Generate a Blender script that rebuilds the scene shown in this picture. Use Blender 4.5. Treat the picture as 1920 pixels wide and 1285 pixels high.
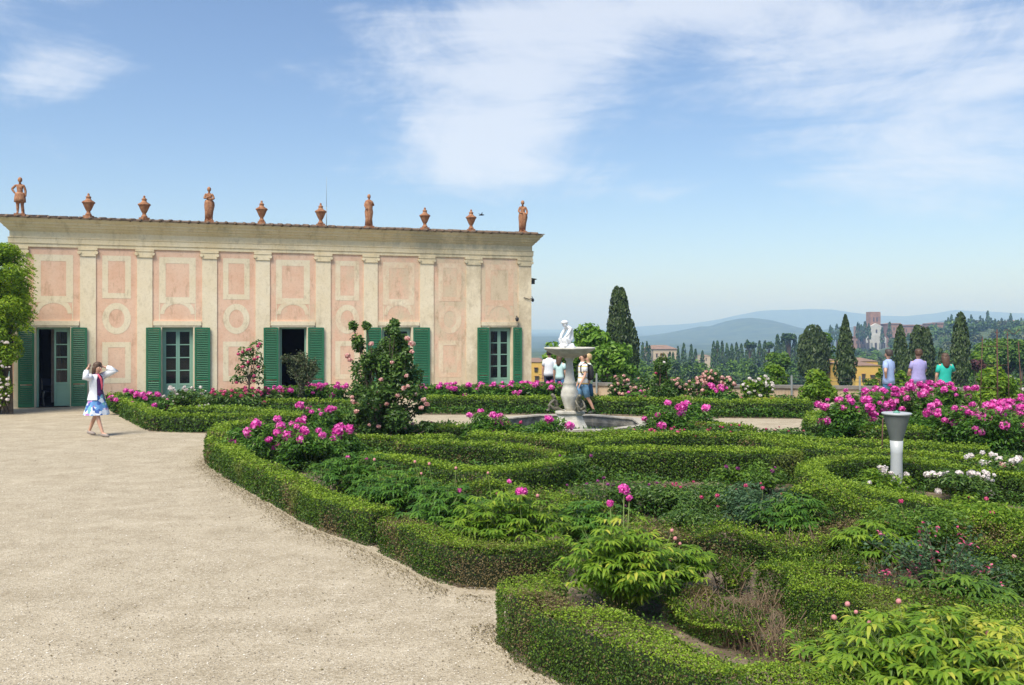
import bpy, math, random
import numpy as np
from math import radians as R, sin, cos, pi
from mathutils import Vector

random.seed(7)
rng = np.random.default_rng(7)
for o in list(bpy.data.objects):
    bpy.data.objects.remove(o)
scene = bpy.context.scene
COL = scene.collection

# ------------------------------------------------------------------ camera
F = 1700.0          # focal length in pixels of the 1920 wide photograph
EYE = 2.5           # eye height over the gravel
HOR = 614.0         # row of the horizon
cam_d = bpy.data.cameras.new('camera')
cam = bpy.data.objects.new('camera', cam_d)
COL.objects.link(cam)
cam.location = (0, 0, EYE)
cam.rotation_euler = (R(90), 0, 0)
cam_d.sensor_width = 36
cam_d.lens = 36 * F / 1920
cam_d.shift_y = -(642.5 - HOR) / 1920
cam_d.clip_start = 0.1
cam_d.clip_end = 40000
scene.camera = cam

# ------------------------------------------------------------------ sky and sun
SUN_EL, SUN_AZ = R(56), R(212)      # azimuth clockwise from +Y (behind left of the camera)
world = bpy.data.worlds.new('World')
scene.world = world
world.use_nodes = True
wn, wl = world.node_tree.nodes, world.node_tree.links
wn.clear()


def mnode(nt, op, a, b=None, c=None, clamp=False):
    n = nt.nodes.new('ShaderNodeMath')
    n.operation = op
    n.use_clamp = clamp
    for i, v in enumerate((a, b, c)):
        if v is None:
            continue
        if isinstance(v, (int, float)):
            n.inputs[i].default_value = v
        else:
            nt.links.new(v, n.inputs[i])
    return n.outputs[0]


def build_world():
    nt = world.node_tree
    sky = wn.new('ShaderNodeTexSky')
    sky.sky_type = 'NISHITA'
    sky.sun_disc = False
    sky.sun_elevation = SUN_EL
    sky.sun_rotation = SUN_AZ
    sky.air_density = 1.0
    sky.dust_density = 0.8
    sky.ozone_density = 3.0
    tc = wn.new('ShaderNodeTexCoord')
    sx = wn.new('ShaderNodeSeparateXYZ')
    wl.new(tc.outputs['Generated'], sx.inputs[0])
    az = mnode(nt, 'ARCTAN2', sx.outputs[0], sx.outputs[1])
    el = mnode(nt, 'ARCSINE', sx.outputs[2])
    # distortion of the cloud layout
    cx = wn.new('ShaderNodeCombineXYZ')
    wl.new(mnode(nt, 'MULTIPLY', az, 1.0), cx.inputs[0])
    wl.new(mnode(nt, 'MULTIPLY', el, 1.9), cx.inputs[1])
    n1 = wn.new('ShaderNodeTexNoise')
    n1.inputs['Scale'].default_value = 5.0
    n1.inputs['Detail'].default_value = 9.0
    n1.inputs['Roughness'].default_value = 0.68
    n1.inputs['Distortion'].default_value = 0.5
    wl.new(cx.outputs[0], n1.inputs['Vector'])
    # streaky veil, rotated
    mp = wn.new('ShaderNodeMapping')
    mp.inputs['Rotation'].default_value = (0, 0, R(24))
    mp.inputs['Scale'].default_value = (2.2, 7.0, 1)
    wl.new(cx.outputs[0], mp.inputs['Vector'])
    n2 = wn.new('ShaderNodeTexNoise')
    n2.inputs['Scale'].default_value = 1.6
    n2.inputs['Detail'].default_value = 8.0
    n2.inputs['Roughness'].default_value = 0.6
    n2.inputs['Distortion'].default_value = 0.9
    wl.new(mp.outputs[0], n2.inputs['Vector'])
    blobs = [(-0.02, 0.235, 0.135, 0.058, 0.72, -0.35), (-0.03, 0.30, 0.16, 0.05, 0.5, 0.0), (-0.46, 0.245, 0.065, 0.028, 0.75, -0.4),
             (-0.53, 0.33, 0.12, 0.05, 0.65, -0.3), (0.40, 0.29, 0.20, 0.06, 0.62, -0.15), (0.45, 0.17, 0.22, 0.05, 0.38, 0.1),
             (0.13, 0.345, 0.16, 0.03, 0.75, 0.05), (0.05, 0.155, 0.16, 0.022, 0.30, 0.2), (-0.28, 0.16, 0.2, 0.02, 0.12, 0.1),
             (0.0, 0.19, 0.10, 0.03, 0.35, -0.3), (0.42, 0.13, 0.16, 0.03, 0.30, 0.2), (0.5, 0.22, 0.14, 0.05, 0.35, -0.1), (1.2, 0.5, 0.5, 0.2, 0.6, 0), (-1.5, 0.4, 0.5, 0.15, 0.6, 0), (2.6, 0.4, 0.6, 0.2, 0.6, 0), (0.2, 0.9, 0.9, 0.22, 0.6, 0.2)]
    tot = None
    for a0, e0, ra, re, amp, sh in blobs:
        da = mnode(nt, 'SUBTRACT', az, a0)
        de = mnode(nt, 'ADD', mnode(nt, 'SUBTRACT', el, e0), mnode(nt, 'MULTIPLY', da, sh * 0.3))
        da = mnode(nt, 'DIVIDE', da, ra)
        de = mnode(nt, 'DIVIDE', de, re)
        q = mnode(nt, 'ADD', mnode(nt, 'MULTIPLY', da, da), mnode(nt, 'MULTIPLY', de, de))
        g = mnode(nt, 'MULTIPLY', mnode(nt, 'EXPONENT', mnode(nt, 'MULTIPLY', q, -0.8)), amp)
        tot = g if tot is None else mnode(nt, 'ADD', tot, g)
    nz = mnode(nt, 'ADD', mnode(nt, 'MULTIPLY', n1.outputs[0], 1.5), mnode(nt, 'MULTIPLY', n2.outputs[0], 1.1))
    d = mnode(nt, 'ADD', mnode(nt, 'SUBTRACT', nz, 1.42), tot)
    mr = wn.new('ShaderNodeMapRange')
    mr.interpolation_type = 'SMOOTHSTEP'
    mr.inputs['From Min'].default_value = 0.10
    mr.inputs['From Max'].default_value = 0.85
    mr.inputs['To Max'].default_value = 0.68
    wl.new(d, mr.inputs['Value'])
    mix = wn.new('ShaderNodeMix')
    mix.data_type = 'RGBA'
    wl.new(mr.outputs[0], mix.inputs['Factor'])
    tint = wn.new('ShaderNodeMix')
    tint.data_type = 'RGBA'
    tint.blend_type = 'MULTIPLY'
    tint.inputs['Factor'].default_value = 1.0
    wl.new(sky.outputs[0], tint.inputs[6])
    tint.inputs[7].default_value = (0.97, 0.975, 1.02, 1)
    wl.new(tint.outputs[2], mix.inputs[6])
    mix.inputs[7].default_value = (5.9, 6.2, 6.8, 1)
    bg = wn.new('ShaderNodeBackground')
    bg.inputs['Strength'].default_value = 0.086
    wl.new(mix.outputs[2], bg.inputs['Color'])
    out = wn.new('ShaderNodeOutputWorld')
    wl.new(bg.outputs[0], out.inputs['Surface'])


build_world()
sun_d = bpy.data.lights.new('sun', 'SUN')
sun_d.energy = 3.0
sun_d.angle = R(28)
sun_d.color = (1.0, 0.94, 0.83)
sun = bpy.data.objects.new('sun', sun_d)
COL.objects.link(sun)
sdir = Vector((sin(SUN_AZ) * cos(SUN_EL), cos(SUN_AZ) * cos(SUN_EL), sin(SUN_EL)))
sun.rotation_euler = (-sdir).to_track_quat('-Z', 'Y').to_euler()
scene.view_settings.view_transform = 'Standard'
scene.view_settings.look = 'None'
scene.view_settings.gamma = 1
scene.view_settings.exposure = 0.90
scene.cycles.max_bounces = 6
scene.cycles.transparent_max_bounces = 12
scene.cycles.volume_bounces = 1

# ------------------------------------------------------------------ materials
MATS = {}


def new_mat(name):
    m = bpy.data.materials.new(name)
    m.use_nodes = True
    MATS[name] = m
    nt = m.node_tree
    return m, nt, nt.nodes['Principled BSDF']


def ramp(nt, fac, stops):
    r = nt.nodes.new('ShaderNodeValToRGB')
    e = r.color_ramp.elements
    while len(e) < len(stops):
        e.new(0.5)
    for i, (p, c) in enumerate(stops):
        e[i].position = p
        e[i].color = (c[0], c[1], c[2], 1)
    nt.links.new(fac, r.inputs[0])
    return r.outputs[0]


def noise(nt, scale, detail=4, rough=0.55, vec=None, dist=0.0, coord='Object', sc=None):
    n = nt.nodes.new('ShaderNodeTexNoise')
    n.inputs['Scale'].default_value = scale
    n.inputs['Detail'].default_value = detail
    n.inputs['Roughness'].default_value = rough
    n.inputs['Distortion'].default_value = dist
    if vec is None:
        tc = nt.nodes.new('ShaderNodeTexCoord')
        vec = tc.outputs[coord]
    if sc:
        mp = nt.nodes.new('ShaderNodeMapping')
        mp.inputs['Scale'].default_value = sc
        nt.links.new(vec, mp.inputs['Vector'])
        vec = mp.outputs[0]
    nt.links.new(vec, n.inputs['Vector'])
    return n.outputs[0]


def mixc(nt, fac, a, b, blend='MIX'):
    m = nt.nodes.new('ShaderNodeMix')
    m.data_type = 'RGBA'
    m.blend_type = blend
    for s, v in ((m.inputs['Factor'], fac), (m.inputs[6], a), (m.inputs[7], b)):
        if isinstance(v, (int, float)):
            s.default_value = v
        elif isinstance(v, tuple):
            s.default_value = (v[0], v[1], v[2], 1)
        else:
            nt.links.new(v, s)
    return m.outputs[2]


def bump(nt, p, h, strength, dist=0.02):
    b = nt.nodes.new('ShaderNodeBump')
    b.inputs['Strength'].default_value = strength
    b.inputs['Distance'].default_value = dist
    nt.links.new(h, b.inputs['Height'])
    nt.links.new(b.outputs[0], p.inputs['Normal'])


def plain(name, c, rough=0.6, var=0.12, scale=6, metal=0.0, bmp=0.0, c2=None, detail=5):
    m, nt, p = new_mat(name)
    n = noise(nt, scale, detail)
    a = tuple(x * (1 - var) for x in c)
    b = c2 if c2 else tuple(min(1, x * (1 + var)) for x in c)
    col = ramp(nt, n, [(0.3, a), (0.7, b)])
    nt.links.new(col, p.inputs['Base Color'])
    p.inputs['Roughness'].default_value = rough
    p.inputs['Metallic'].default_value = metal
    if bmp:
        bump(nt, p, noise(nt, scale * 6, 4), bmp)
    return m


def leafmat(name, c0, c1, c2, trans=0.3, rough=0.5, patch=None):
    """c0..c2 run over the per-leaf value 'v'; patch = (colour, scale, threshold)"""
    m, nt, p = new_mat(name)
    at = nt.nodes.new('ShaderNodeAttribute')
    at.attribute_name = 'v'
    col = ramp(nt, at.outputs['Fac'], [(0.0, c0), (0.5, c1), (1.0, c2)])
    if patch:
        n = noise(nt, patch[1], 3, coord='Object')
        f = nt.nodes.new('ShaderNodeMapRange')
        f.inputs['From Min'].default_value = patch[2]
        f.inputs['From Max'].default_value = patch[2] + 0.12
        nt.links.new(n, f.inputs['Value'])
        ff = mnode(nt, 'MULTIPLY', f.outputs[0], 0.75)
        col = mixc(nt, ff, col, patch[0])
    nt.links.new(col, p.inputs['Base Color'])
    p.inputs['Roughness'].default_value = rough
    p.inputs['Specular IOR Level'].default_value = 0.35
    t = nt.nodes.new('ShaderNodeBsdfTranslucent')
    nt.links.new(col, t.inputs['Color'])
    ms = nt.nodes.new('ShaderNodeMixShader')
    ms.inputs[0].default_value = trans
    out = nt.nodes['Material Output']
    nt.links.new(p.outputs[0], ms.inputs[1])
    nt.links.new(t.outputs[0], ms.inputs[2])
    nt.links.new(ms.outputs[0], out.inputs['Surface'])
    return m


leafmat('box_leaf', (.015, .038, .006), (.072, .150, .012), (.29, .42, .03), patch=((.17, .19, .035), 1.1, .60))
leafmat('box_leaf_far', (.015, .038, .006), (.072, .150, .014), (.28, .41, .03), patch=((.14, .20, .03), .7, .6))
leafmat('dry_leaf', (.07, .045, .02), (.16, .115, .045), (.24, .20, .08), trans=.15)
leafmat('peony_leaf', (.020, .06, .012), (.070, .18, .022), (.17, .32, .03), rough=.42, trans=.35)
leafmat('plum_leaf', (.04, .012, .014), (.09, .03, .035), (.15, .06, .06), trans=.2)
leafmat('bright_leaf', (.05, .12, .012), (.14, .27, .02), (.30, .42, .035), trans=.4)
leafmat('yellow_leaf', (.14, .25, .02), (.33, .43, .04), (.62, .58, .09), trans=.4)
leafmat('rose_leaf', (.022, .055, .012), (.065, .14, .024), (.17, .28, .045), rough=.42)
leafmat('blue_rose_leaf', (.025, .06, .03), (.06, .13, .055), (.13, .22, .09), rough=.5)
leafmat('cypress_leaf', (.014, .028, .009), (.042, .072, .018), (.085, .125, .028), trans=.1)
leafmat('tree_leaf', (.03, .075, .012), (.085, .18, .02), (.19, .31, .03), trans=.3)
leafmat('olive_leaf', (.035, .06, .03), (.09, .12, .05), (.16, .19, .08), trans=.2)
leafmat('fig_leaf', (.05, .12, .012), (.13, .27, .025), (.26, .42, .05), trans=.35)
leafmat('vine_leaf', (.07, .15, .01), (.20, .34, .015), (.40, .52, .03), trans=.4)
leafmat('wood_leaf', (.014, .035, .012), (.042, .09, .022), (.09, .17, .035), trans=.1)
leafmat('magenta_petal', (.50, .02, .27), (.78, .07, .44), (.88, .30, .62), trans=.25)
leafmat('red_petal', (.40, .02, .10), (.62, .07, .20), (.72, .20, .32), trans=.2)
leafmat('blush_petal', (.62, .25, .24), (.78, .45, .40), (.85, .65, .55), trans=.25)
leafmat('white_petal', (.62, .52, .52), (.80, .72, .68), (.86, .84, .80), trans=.25)
leafmat('purple_petal', (.16, .02, .12), (.30, .05, .22), (.45, .12, .32), trans=.2)
plain('hedge_core', (.018, .028, .008), .95, .4, 20)
plain('stem_green', (.16, .22, .05), .6)
plain('twig', (.20, .14, .085), .85, .35, 30)
plain('bark', (.10, .075, .05), .9, .35, 14, bmp=.5)
plain('terracotta', (.32, .115, .05), .85, .3, 9, c2=(.46, .235, .12), bmp=.3)
plain('statue_marble', (.74, .75, .76), .5, .10, 5)
plain('stone', (.30, .27, .21), .85, .2, 4, bmp=.4, c2=(.54, .50, .42), detail=9)
plain('dirty_stone', (.16, .15, .125), .9, .3, 6, bmp=.5, c2=(.42, .39, .33), detail=9)
plain('bronze', (.13, .12, .085), .5, .35, 15)
plain('cap_stone', (.20, .18, .155), .85, .3, 3, bmp=.3)
plain('shutter_green', (.020, .145, .066), .45, .12, 3)
plain('window_green', (.20, .36, .28), .5, .08, 3)
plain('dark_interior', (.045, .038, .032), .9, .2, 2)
plain('curtain', (.30, .26, .22), .9, .2, 9)
plain('roof_tile', (.16, .11, .075), .9, .45, 6, bmp=.3)
plain('red_roof', (.27, .17, .12), .9, .25, .4)
plain('far_yellow_wall', (.66, .42, .11), .9, .12, .3)
plain('far_cream_wall', (.50, .40, .28), .9, .15, .1)
plain('far_brick', (.30, .17, .11), .9, .25, .3)
plain('far_marble', (.50, .49, .45), .85, .12, .4)
plain('far_window', (.06, .05, .045), .8)
plain('metal_dark', (.035, .035, .035), .45, .2, 8, metal=.3)
plain('light_stone', (.50, .47, .39), .75, .2, 6, bmp=.25, c2=(.68, .65, .57), detail=8)
plain('rust_iron', (.09, .04, .028), .8, .35, 14)
plain('zinc', (.28, .30, .29), .5, .1, 4, metal=.3)
plain('lamp_white', (.42, .44, .44), .4, .06, 3)
plain('lamp_grey', (.15, .165, .155), .5, .1, 3)
plain('copper_green', (.12, .32, .24), .7)
plain('skin', (.56, .32, .22), .55, .06, 5)
plain('hair_brown', (.085, .045, .026), .6, .3, 30)
plain('hair_dark', (.025, .018, .014), .6, .3, 30)
plain('hair_blond', (.52, .36, .17), .6, .2, 30)
plain('hair_grey', (.06, .045, .04), .6, .3, 30)
plain('white_cloth', (.72, .74, .78), .8, .05, 6)
plain('mint_cloth', (.50, .70, .68), .8, .06, 6)
plain('pale_green_cloth', (.60, .76, .56), .8, .06, 6)
plain('lightblue_cloth', (.33, .43, .68), .8, .1, 12)
plain('lilac_cloth', (.34, .31, .58), .8, .1, 12)
plain('teal_cloth', (.015, .42, .33), .8, .1, 8)
plain('denim', (.035, .12, .23), .85, .25, 12)
plain('light_denim', (.10, .22, .36), .85, .35, 9)
plain('navy', (.015, .02, .045), .8)
plain('black_cloth', (.012, .012, .014), .7)
plain('beige_cloth', (.50, .44, .35), .8)
plain('purple_cloth', (.12, .03, .15), .8, .3, 8)
plain('pink_scarf', (.65, .10, .16), .8, .2, 9)
plain('shoe', (.30, .25, .22), .6)
plain('dark_shoe', (.05, .05, .055), .6)


def glass():
    m, nt, p = new_mat('pane_glass')
    p.inputs['Base Color'].default_value = (.02, .024, .026, 1)
    p.inputs['Roughness'].default_value = .04
    p.inputs['Alpha'].default_value = .62
    m.blend_method = 'BLEND' if hasattr(m, 'blend_method') else m.blend_method


glass()


def water():
    m, nt, p = new_mat('pool_water')
    p.inputs['Base Color'].default_value = (.03, .04, .03, 1)
    p.inputs['Roughness'].default_value = .06
    bump(nt, p, noise(nt, 14, 3), .15)


water()


def gravel():
    m, nt, p = new_mat('gravel')
    tc = nt.nodes.new('ShaderNodeTexCoord')
    v = nt.nodes.new('ShaderNodeTexVoronoi')
    v.inputs['Scale'].default_value = 62
    nt.links.new(tc.outputs['Object'], v.inputs['Vector'])
    sp = nt.nodes.new('ShaderNodeSeparateColor')
    nt.links.new(v.outputs['Color'], sp.inputs[0])
    peb = ramp(nt, sp.outputs[0], [(0, (.15, .12, .08)), (.25, (.33, .275, .19)), (.72, (.46, .395, .29)), (1, (.68, .62, .50))])
    fine = noise(nt, 150, 3)
    col = mixc(nt, .35, peb, ramp(nt, fine, [(.35, (.30, .25, .17)), (.65, (.56, .485, .36))]))
    big = noise(nt, .55, 5, .6)
    col = mixc(nt, mnode(nt, 'MULTIPLY', big, .75), col, ramp(nt, noise(nt, 2.2, 6, .7), [(.35, (.33, .275, .19)), (.65, (.57, .495, .37))]))
    streak = noise(nt, 1.3, 7, .75, sc=(.8, 1.5, 1))
    sm = ramp(nt, streak, [(.40, (.68, .65, .60)), (.6, (1, 1, 1))])
    col = mixc(nt, .35, col, sm, 'MULTIPLY')
    nt.links.new(col, p.inputs['Base Color'])
    p.inputs['Roughness'].default_value = .95
    p.inputs['Specular IOR Level'].default_value = .15
    bump(nt, p, v.outputs['Distance'], .55, .012)


gravel()


def soil():
    m, nt, p = new_mat('soil')
    n = noise(nt, 5, 8, .7)
    col = ramp(nt, n, [(.3, (.075, .055, .033)), (.5, (.17, .125, .08)), (.7, (.34, .27, .19))])
    nt.links.new(col, p.inputs['Base Color'])
    p.inputs['Roughness'].default_value = .95
    bump(nt, p, noise(nt, 30, 6, .7), .9, .03)


soil()


def terrain_mat():
    m, nt, p = new_mat('far_ground')
    n = noise(nt, .02, 8, .65)
    col = ramp(nt, n, [(.35, (.025, .05, .02)), (.5, (.05, .085, .03)), (.68, (.10, .13, .05))])
    nt.links.new(col, p.inputs['Base Color'])
    p.inputs['Roughness'].default_value = .95


terrain_mat()


def stucco(name, base, light, worn=None, wear=(.5, .62), grime=.5):
    """lime plaster: base/light mottling, streaks of grime, and worn patches that show 'worn'"""
    m, nt, p = new_mat(name)
    tc = nt.nodes.new('ShaderNodeTexCoord')
    vec = tc.outputs['Object']
    n = noise(nt, 1.1, 9, .68, vec)
    col = ramp(nt, n, [(.3, base), (.66, light)])
    if worn:
        w = noise(nt, .9, 9, .72, vec, sc=(1, 1, .7))
        # plaster is more weathered towards the right hand end of the front
        sx = nt.nodes.new('ShaderNodeSeparateXYZ')
        nt.links.new(vec, sx.inputs[0])
        w = mnode(nt, 'ADD', w, mnode(nt, 'MULTIPLY', mnode(nt, 'SUBTRACT', sx.outputs[0], 7.0), .022))
        f = nt.nodes.new('ShaderNodeMapRange')
        f.inputs['From Min'].default_value = wear[0]
        f.inputs['From Max'].default_value = wear[1]
        f.inputs['To Max'].default_value = .85
        nt.links.new(w, f.inputs['Value'])
        col = mixc(nt, f.outputs[0], col, worn)
    g = noise(nt, 2.1, 9, .75, vec, sc=(1.6, 1, .6))
    gm = ramp(nt, g, [(.34, (.42, .37, .29)), (.47, (1, 1, 1))])
    col = mixc(nt, grime, col, gm, 'MULTIPLY')
    fs = ramp(nt, noise(nt, 14, 6, .7, vec), [(.32, (.80, .78, .74)), (.5, (1, 1, 1))])
    col = mixc(nt, .6, col, fs, 'MULTIPLY')
    nt.links.new(col, p.inputs['Base Color'])
    p.inputs['Roughness'].default_value = .9
    p.inputs['Specular IOR Level'].default_value = .2
    bump(nt, p, noise(nt, 18, 6, .7, vec), .25, .01)


CREAM = (.73, .61, .41)
CREAM_L = (.81, .71, .53)
stucco('pink_plaster', (.70, .42, .28), (.80, .57, .42), worn=(.62, .52, .36), wear=(.55, .72))
stucco('cream_paint', CREAM, CREAM_L, worn=(.68, .44, .30), wear=(.55, .75), grime=.5)
stucco('cream_plaster', (.74, .62, .42), (.82, .72, .54), worn=(.56, .46, .31), wear=(.62, .76), grime=.28)
stucco('cornice_plaster', (.73, .59, .35), (.81, .70, .49), worn=(.50, .44, .30), wear=(.58, .72), grime=.35)
stucco('parapet_plaster', (.42, .31, .20), (.52, .41, .29), worn=(.30, .24, .17), wear=(.5, .7), grime=.7)


# ------------------------------------------------------------------ mesh helpers
def norm(a):
    return a / np.maximum(np.linalg.norm(a, axis=-1, keepdims=True), 1e-9)


def pn(p, s, seed=0.0):
    """cheap smooth noise, about -1..1"""
    x, y, z = p[:, 0] * s + seed, p[:, 1] * s - seed * .7, p[:, 2] * s + seed * .3
    return (np.sin(x * 1.3 + 1.7 * np.sin(y * 1.1 + z)) + np.sin(y * 1.9 + 1.3 * np.sin(z * 1.5 + x * .7)) + np.sin(z * 2.3 + x * 1.1 + np.sin(y * 2.1))) / 3


class MB:
    def __init__(self):
        self.v, self.f, self.n = [], [], 0

    def add(self, verts, faces, mat=0, val=0.5, smooth=False):
        verts = np.asarray(verts, dtype=np.float32).reshape(-1, 3)
        val = np.broadcast_to(np.asarray(val, dtype=np.float32), (len(verts),))
        self.v.append((verts, val))
        if isinstance(faces, np.ndarray):
            self.f.append((faces + self.n, mat, smooth))
        else:
            by = {}
            for f in faces:
                by.setdefault(len(f), []).append(f)
            for k, fs in by.items():
                self.f.append((np.asarray(fs) + self.n, mat, smooth))
        self.n += len(verts)

    def box(self, x0, x1, y0, y1, z0, z1, mat=0):
        v = [(x, y, z) for z in (z0, z1) for y in (y0, y1) for x in (x0, x1)]
        self.add(v, [(0, 2, 3, 1), (4, 5, 7, 6), (0, 1, 5, 4), (2, 6, 7, 3), (0, 4, 6, 2), (1, 3, 7, 5)], mat)

    def obox(self, c, ax, ay, az, hx, hy, hz, mat=0):
        c, ax, ay, az = [np.asarray(q, float) for q in (c, ax, ay, az)]
        v = [c + ax * hx * i + ay * hy * j + az * hz * k for k in (-1, 1) for j in (-1, 1) for i in (-1, 1)]
        self.add(v, [(0, 2, 3, 1), (4, 5, 7, 6), (0, 1, 5, 4), (2, 6, 7, 3), (0, 4, 6, 2), (1, 3, 7, 5)], mat)

    def tube(self, pts, rad, n=8, mat=0, caps=True, smooth=True, flat=1.0):
        pts = [np.asarray(p, float) for p in pts]
        if isinstance(rad, (int, float)):
            rad = [rad] * len(pts)
        V = []
        ref = np.array([0.13, 0.97, 0.21])
        for i, p in enumerate(pts):
            t = pts[min(i + 1, len(pts) - 1)] - pts[max(i - 1, 0)]
            t = t / (np.linalg.norm(t) + 1e-9)
            a = np.cross(t, ref)
            if np.linalg.norm(a) < .1:
                a = np.cross(t, np.array([1., 0, 0]))
            a /= np.linalg.norm(a)
            b = np.cross(t, a)
            for k in range(n):
                th = 2 * pi * k / n
                V.append(p + rad[i] * (cos(th) * a + sin(th) * b * flat))
        fs = []
        for i in range(len(pts) - 1):
            for k in range(n):
                k2 = (k + 1) % n
                fs.append((i * n + k, i * n + k2, (i + 1) * n + k2, (i + 1) * n + k))
        if caps:
            fs.append(tuple(range(n))[::-1])
            fs.append(tuple((len(pts) - 1) * n + k for k in range(n)))
        self.add(V, fs, mat, smooth=smooth)

    def rings(self, rings, n=20, mat=0, smooth=True, caps=True, wav=None):
        """rings: (cx, cy, cz, rx, ry)"""
        V = []
        for i, (cx, cy, cz, rx, ry) in enumerate(rings):
            for k in range(n):
                th = 2 * pi * k / n
                w = 1 + (wav(i, th) if wav else 0)
                V.append((cx + rx * w * cos(th), cy + ry * w * sin(th), cz))
        fs = []
        for i in range(len(rings) - 1):
            for k in range(n):
                k2 = (k + 1) % n
                fs.append((i * n + k, i * n + k2, (i + 1) * n + k2, (i + 1) * n + k))
        if caps:
            fs.append(tuple(range(n))[::-1])
            fs.append(tuple((len(rings) - 1) * n + k for k in range(n)))
        self.add(V, fs, mat, smooth=smooth)

    def lathe(self, prof, c=(0, 0, 0), n=28, mat=0, smooth=True, wav=None):
        self.rings([(c[0], c[1], c[2] + z, r, r) for r, z in prof], n, mat, smooth, True, wav)

    def ball(self, c, r, n=10, mat=0):
        r = (r, r, r) if isinstance(r, (int, float)) else r
        m = max(4, n // 2 + 1)
        self.rings([(c[0], c[1], c[2] + r[2] * -cos(pi * i / m), max(1e-4, r[0] * sin(pi * i / m)), max(1e-4, r[1] * sin(pi * i / m))) for i in range(m + 1)], n, mat)

    def leaves(self, C, N, s, asp=.6, fold=.15, mat=0, val=None, tan=None):
        """one folded diamond per point: C centres, N leaf normals, s lengths"""
        k = len(C)
        if k == 0:
            return
        N = norm(N)
        if tan is None:
            tan = rng.normal(size=(k, 3))
        t = tan - (tan * N).sum(1, keepdims=True) * N
        t = norm(t)
        b = np.cross(N, t)
        s = np.broadcast_to(np.asarray(s, float), (k,))[:, None]
        V = np.stack([C - t * s * .5, C - b * s * asp * .5 + N * s * fold + t * s * .06, C + t * s * .5, C + b * s * asp * .5 + N * s * fold + t * s * .06], 1)
        fc = np.arange(k * 4).reshape(k, 4)
        if val is None:
            val = rng.random(k)
        self.add(V.reshape(-1, 3), fc, mat, np.repeat(np.clip(val, 0, 1), 4))

    def leaflets(self, P, D, U, L, W, droop, mat=0, val=None):
        """pointed drooping leaflets with a midrib: P bases, D directions, U normals"""
        k = len(P)
        if k == 0:
            return
        D = norm(D)
        U = norm(U - (U * D).sum(1, keepdims=True) * D)
        S = np.cross(D, U)
        L = np.broadcast_to(L, (k,))[:, None]
        W = np.broadcast_to(W, (k,))[:, None]
        dr = np.broadcast_to(droop, (k,))[:, None]
        z = np.array([[0, 0, 1.0]])

        def pt(a, w, up):
            return P + D * L * a + S * W * w + U * W * up - z * L * dr * a * a
        V = np.stack([pt(0, 0, 0), pt(.3, .45, .12), pt(.3, 0, 0), pt(.3, -.45, .12), pt(.66, .36, .1), pt(.66, 0, 0), pt(.66, -.36, .1), pt(1, 0, 0)], 1)
        base = (np.arange(k) * 8)[:, None]
        tr = np.concatenate([base + np.array([[0, 2, 1]]), base + np.array([[0, 3, 2]]), base + np.array([[4, 5, 7]]), base + np.array([[5, 6, 7]])])
        qd = np.concatenate([base + np.array([[1, 2, 5, 4]]), base + np.array([[2, 3, 6, 5]])])
        if val is None:
            val = rng.random(k)
        n0 = self.n
        self.add(V.reshape(-1, 3), tr, mat, np.repeat(np.clip(val, 0, 1), 8))
        self.f.append((qd + n0, mat, False))

    def mesh(self, name, mats):
        me = bpy.data.meshes.new(name)
        V = np.concatenate([a for a, _ in self.v]) if self.v else np.zeros((0, 3), np.float32)
        val = np.concatenate([b for _, b in self.v]) if self.v else np.zeros(0, np.float32)
        me.vertices.add(len(V))
        me.vertices.foreach_set('co', V.ravel())
        loops = np.concatenate([f.ravel() for f, _, _ in self.f]).astype(np.int32)
        cnt = np.concatenate([np.full(len(f), f.shape[1]) for f, _, _ in self.f])
        mi = np.concatenate([np.full(len(f), m) for f, m, _ in self.f]).astype(np.int32)
        sm = np.concatenate([np.full(len(f), s) for f, _, s in self.f])
        me.loops.add(len(loops))
        me.loops.foreach_set('vertex_index', loops)
        me.polygons.add(len(cnt))
        me.polygons.foreach_set('loop_start', np.concatenate([[0], np.cumsum(cnt)[:-1]]).astype(np.int32))
        me.polygons.foreach_set('material_index', mi)
        me.polygons.foreach_set('use_smooth', sm)
        me.update(calc_edges=True)
        at = me.attributes.new('v', 'FLOAT', 'POINT')
        at.data.foreach_set('value', val)
        for m in ([mats] if isinstance(mats, str) else mats):
            me.materials.append(MATS[m])
        me.validate()
        return me

    def build(self, name, mats, parent=None, loc=None, rz=None):
        o = bpy.data.objects.new(name, self.mesh(name, mats))
        COL.objects.link(o)
        o.parent = parent
        if loc is not None:
            o.location = loc
        if rz is not None:
            o.rotation_euler = (0, 0, rz)
        return o


def tag(o, label=None, cat=None, group=None, kind=None):
    if label:
        o['label'] = label
    if cat:
        o['category'] = cat
    if group:
        o['group'] = group
    if kind:
        o['kind'] = kind
    return o


def empty(name, loc, rz=0.0):
    o = bpy.data.objects.new(name, None)
    o.empty_display_size = .2
    COL.objects.link(o)
    o.location = loc
    o.rotation_euler = (0, 0, rz)
    return o


def P(px, py, z=0.0):
    """ground position (at height z) seen at a pixel of the 1920 px photograph"""
    y = F * (EYE - z) / (py - HOR)
    return np.array([(px - 960) / F * y, y, z])


def at(px, py, y):
    """point at distance y"""
    return np.array([(px - 960) / F * y, y, EYE - (py - HOR) / F * y])


# ------------------------------------------------------------------ ground
WALL_A, WALL_B = np.array([0.80, 32.5]), np.array([28.0, 26.6])     # line of the parapet
wdir = (WALL_B - WALL_A) / np.linalg.norm(WALL_B - WALL_A)
wnor = np.array([-wdir[1], wdir[0]])


def sm(a, b, x):
    t = np.clip((x - a) / (b - a), 0, 1)
    return t * t * (3 - 2 * t)


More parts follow.
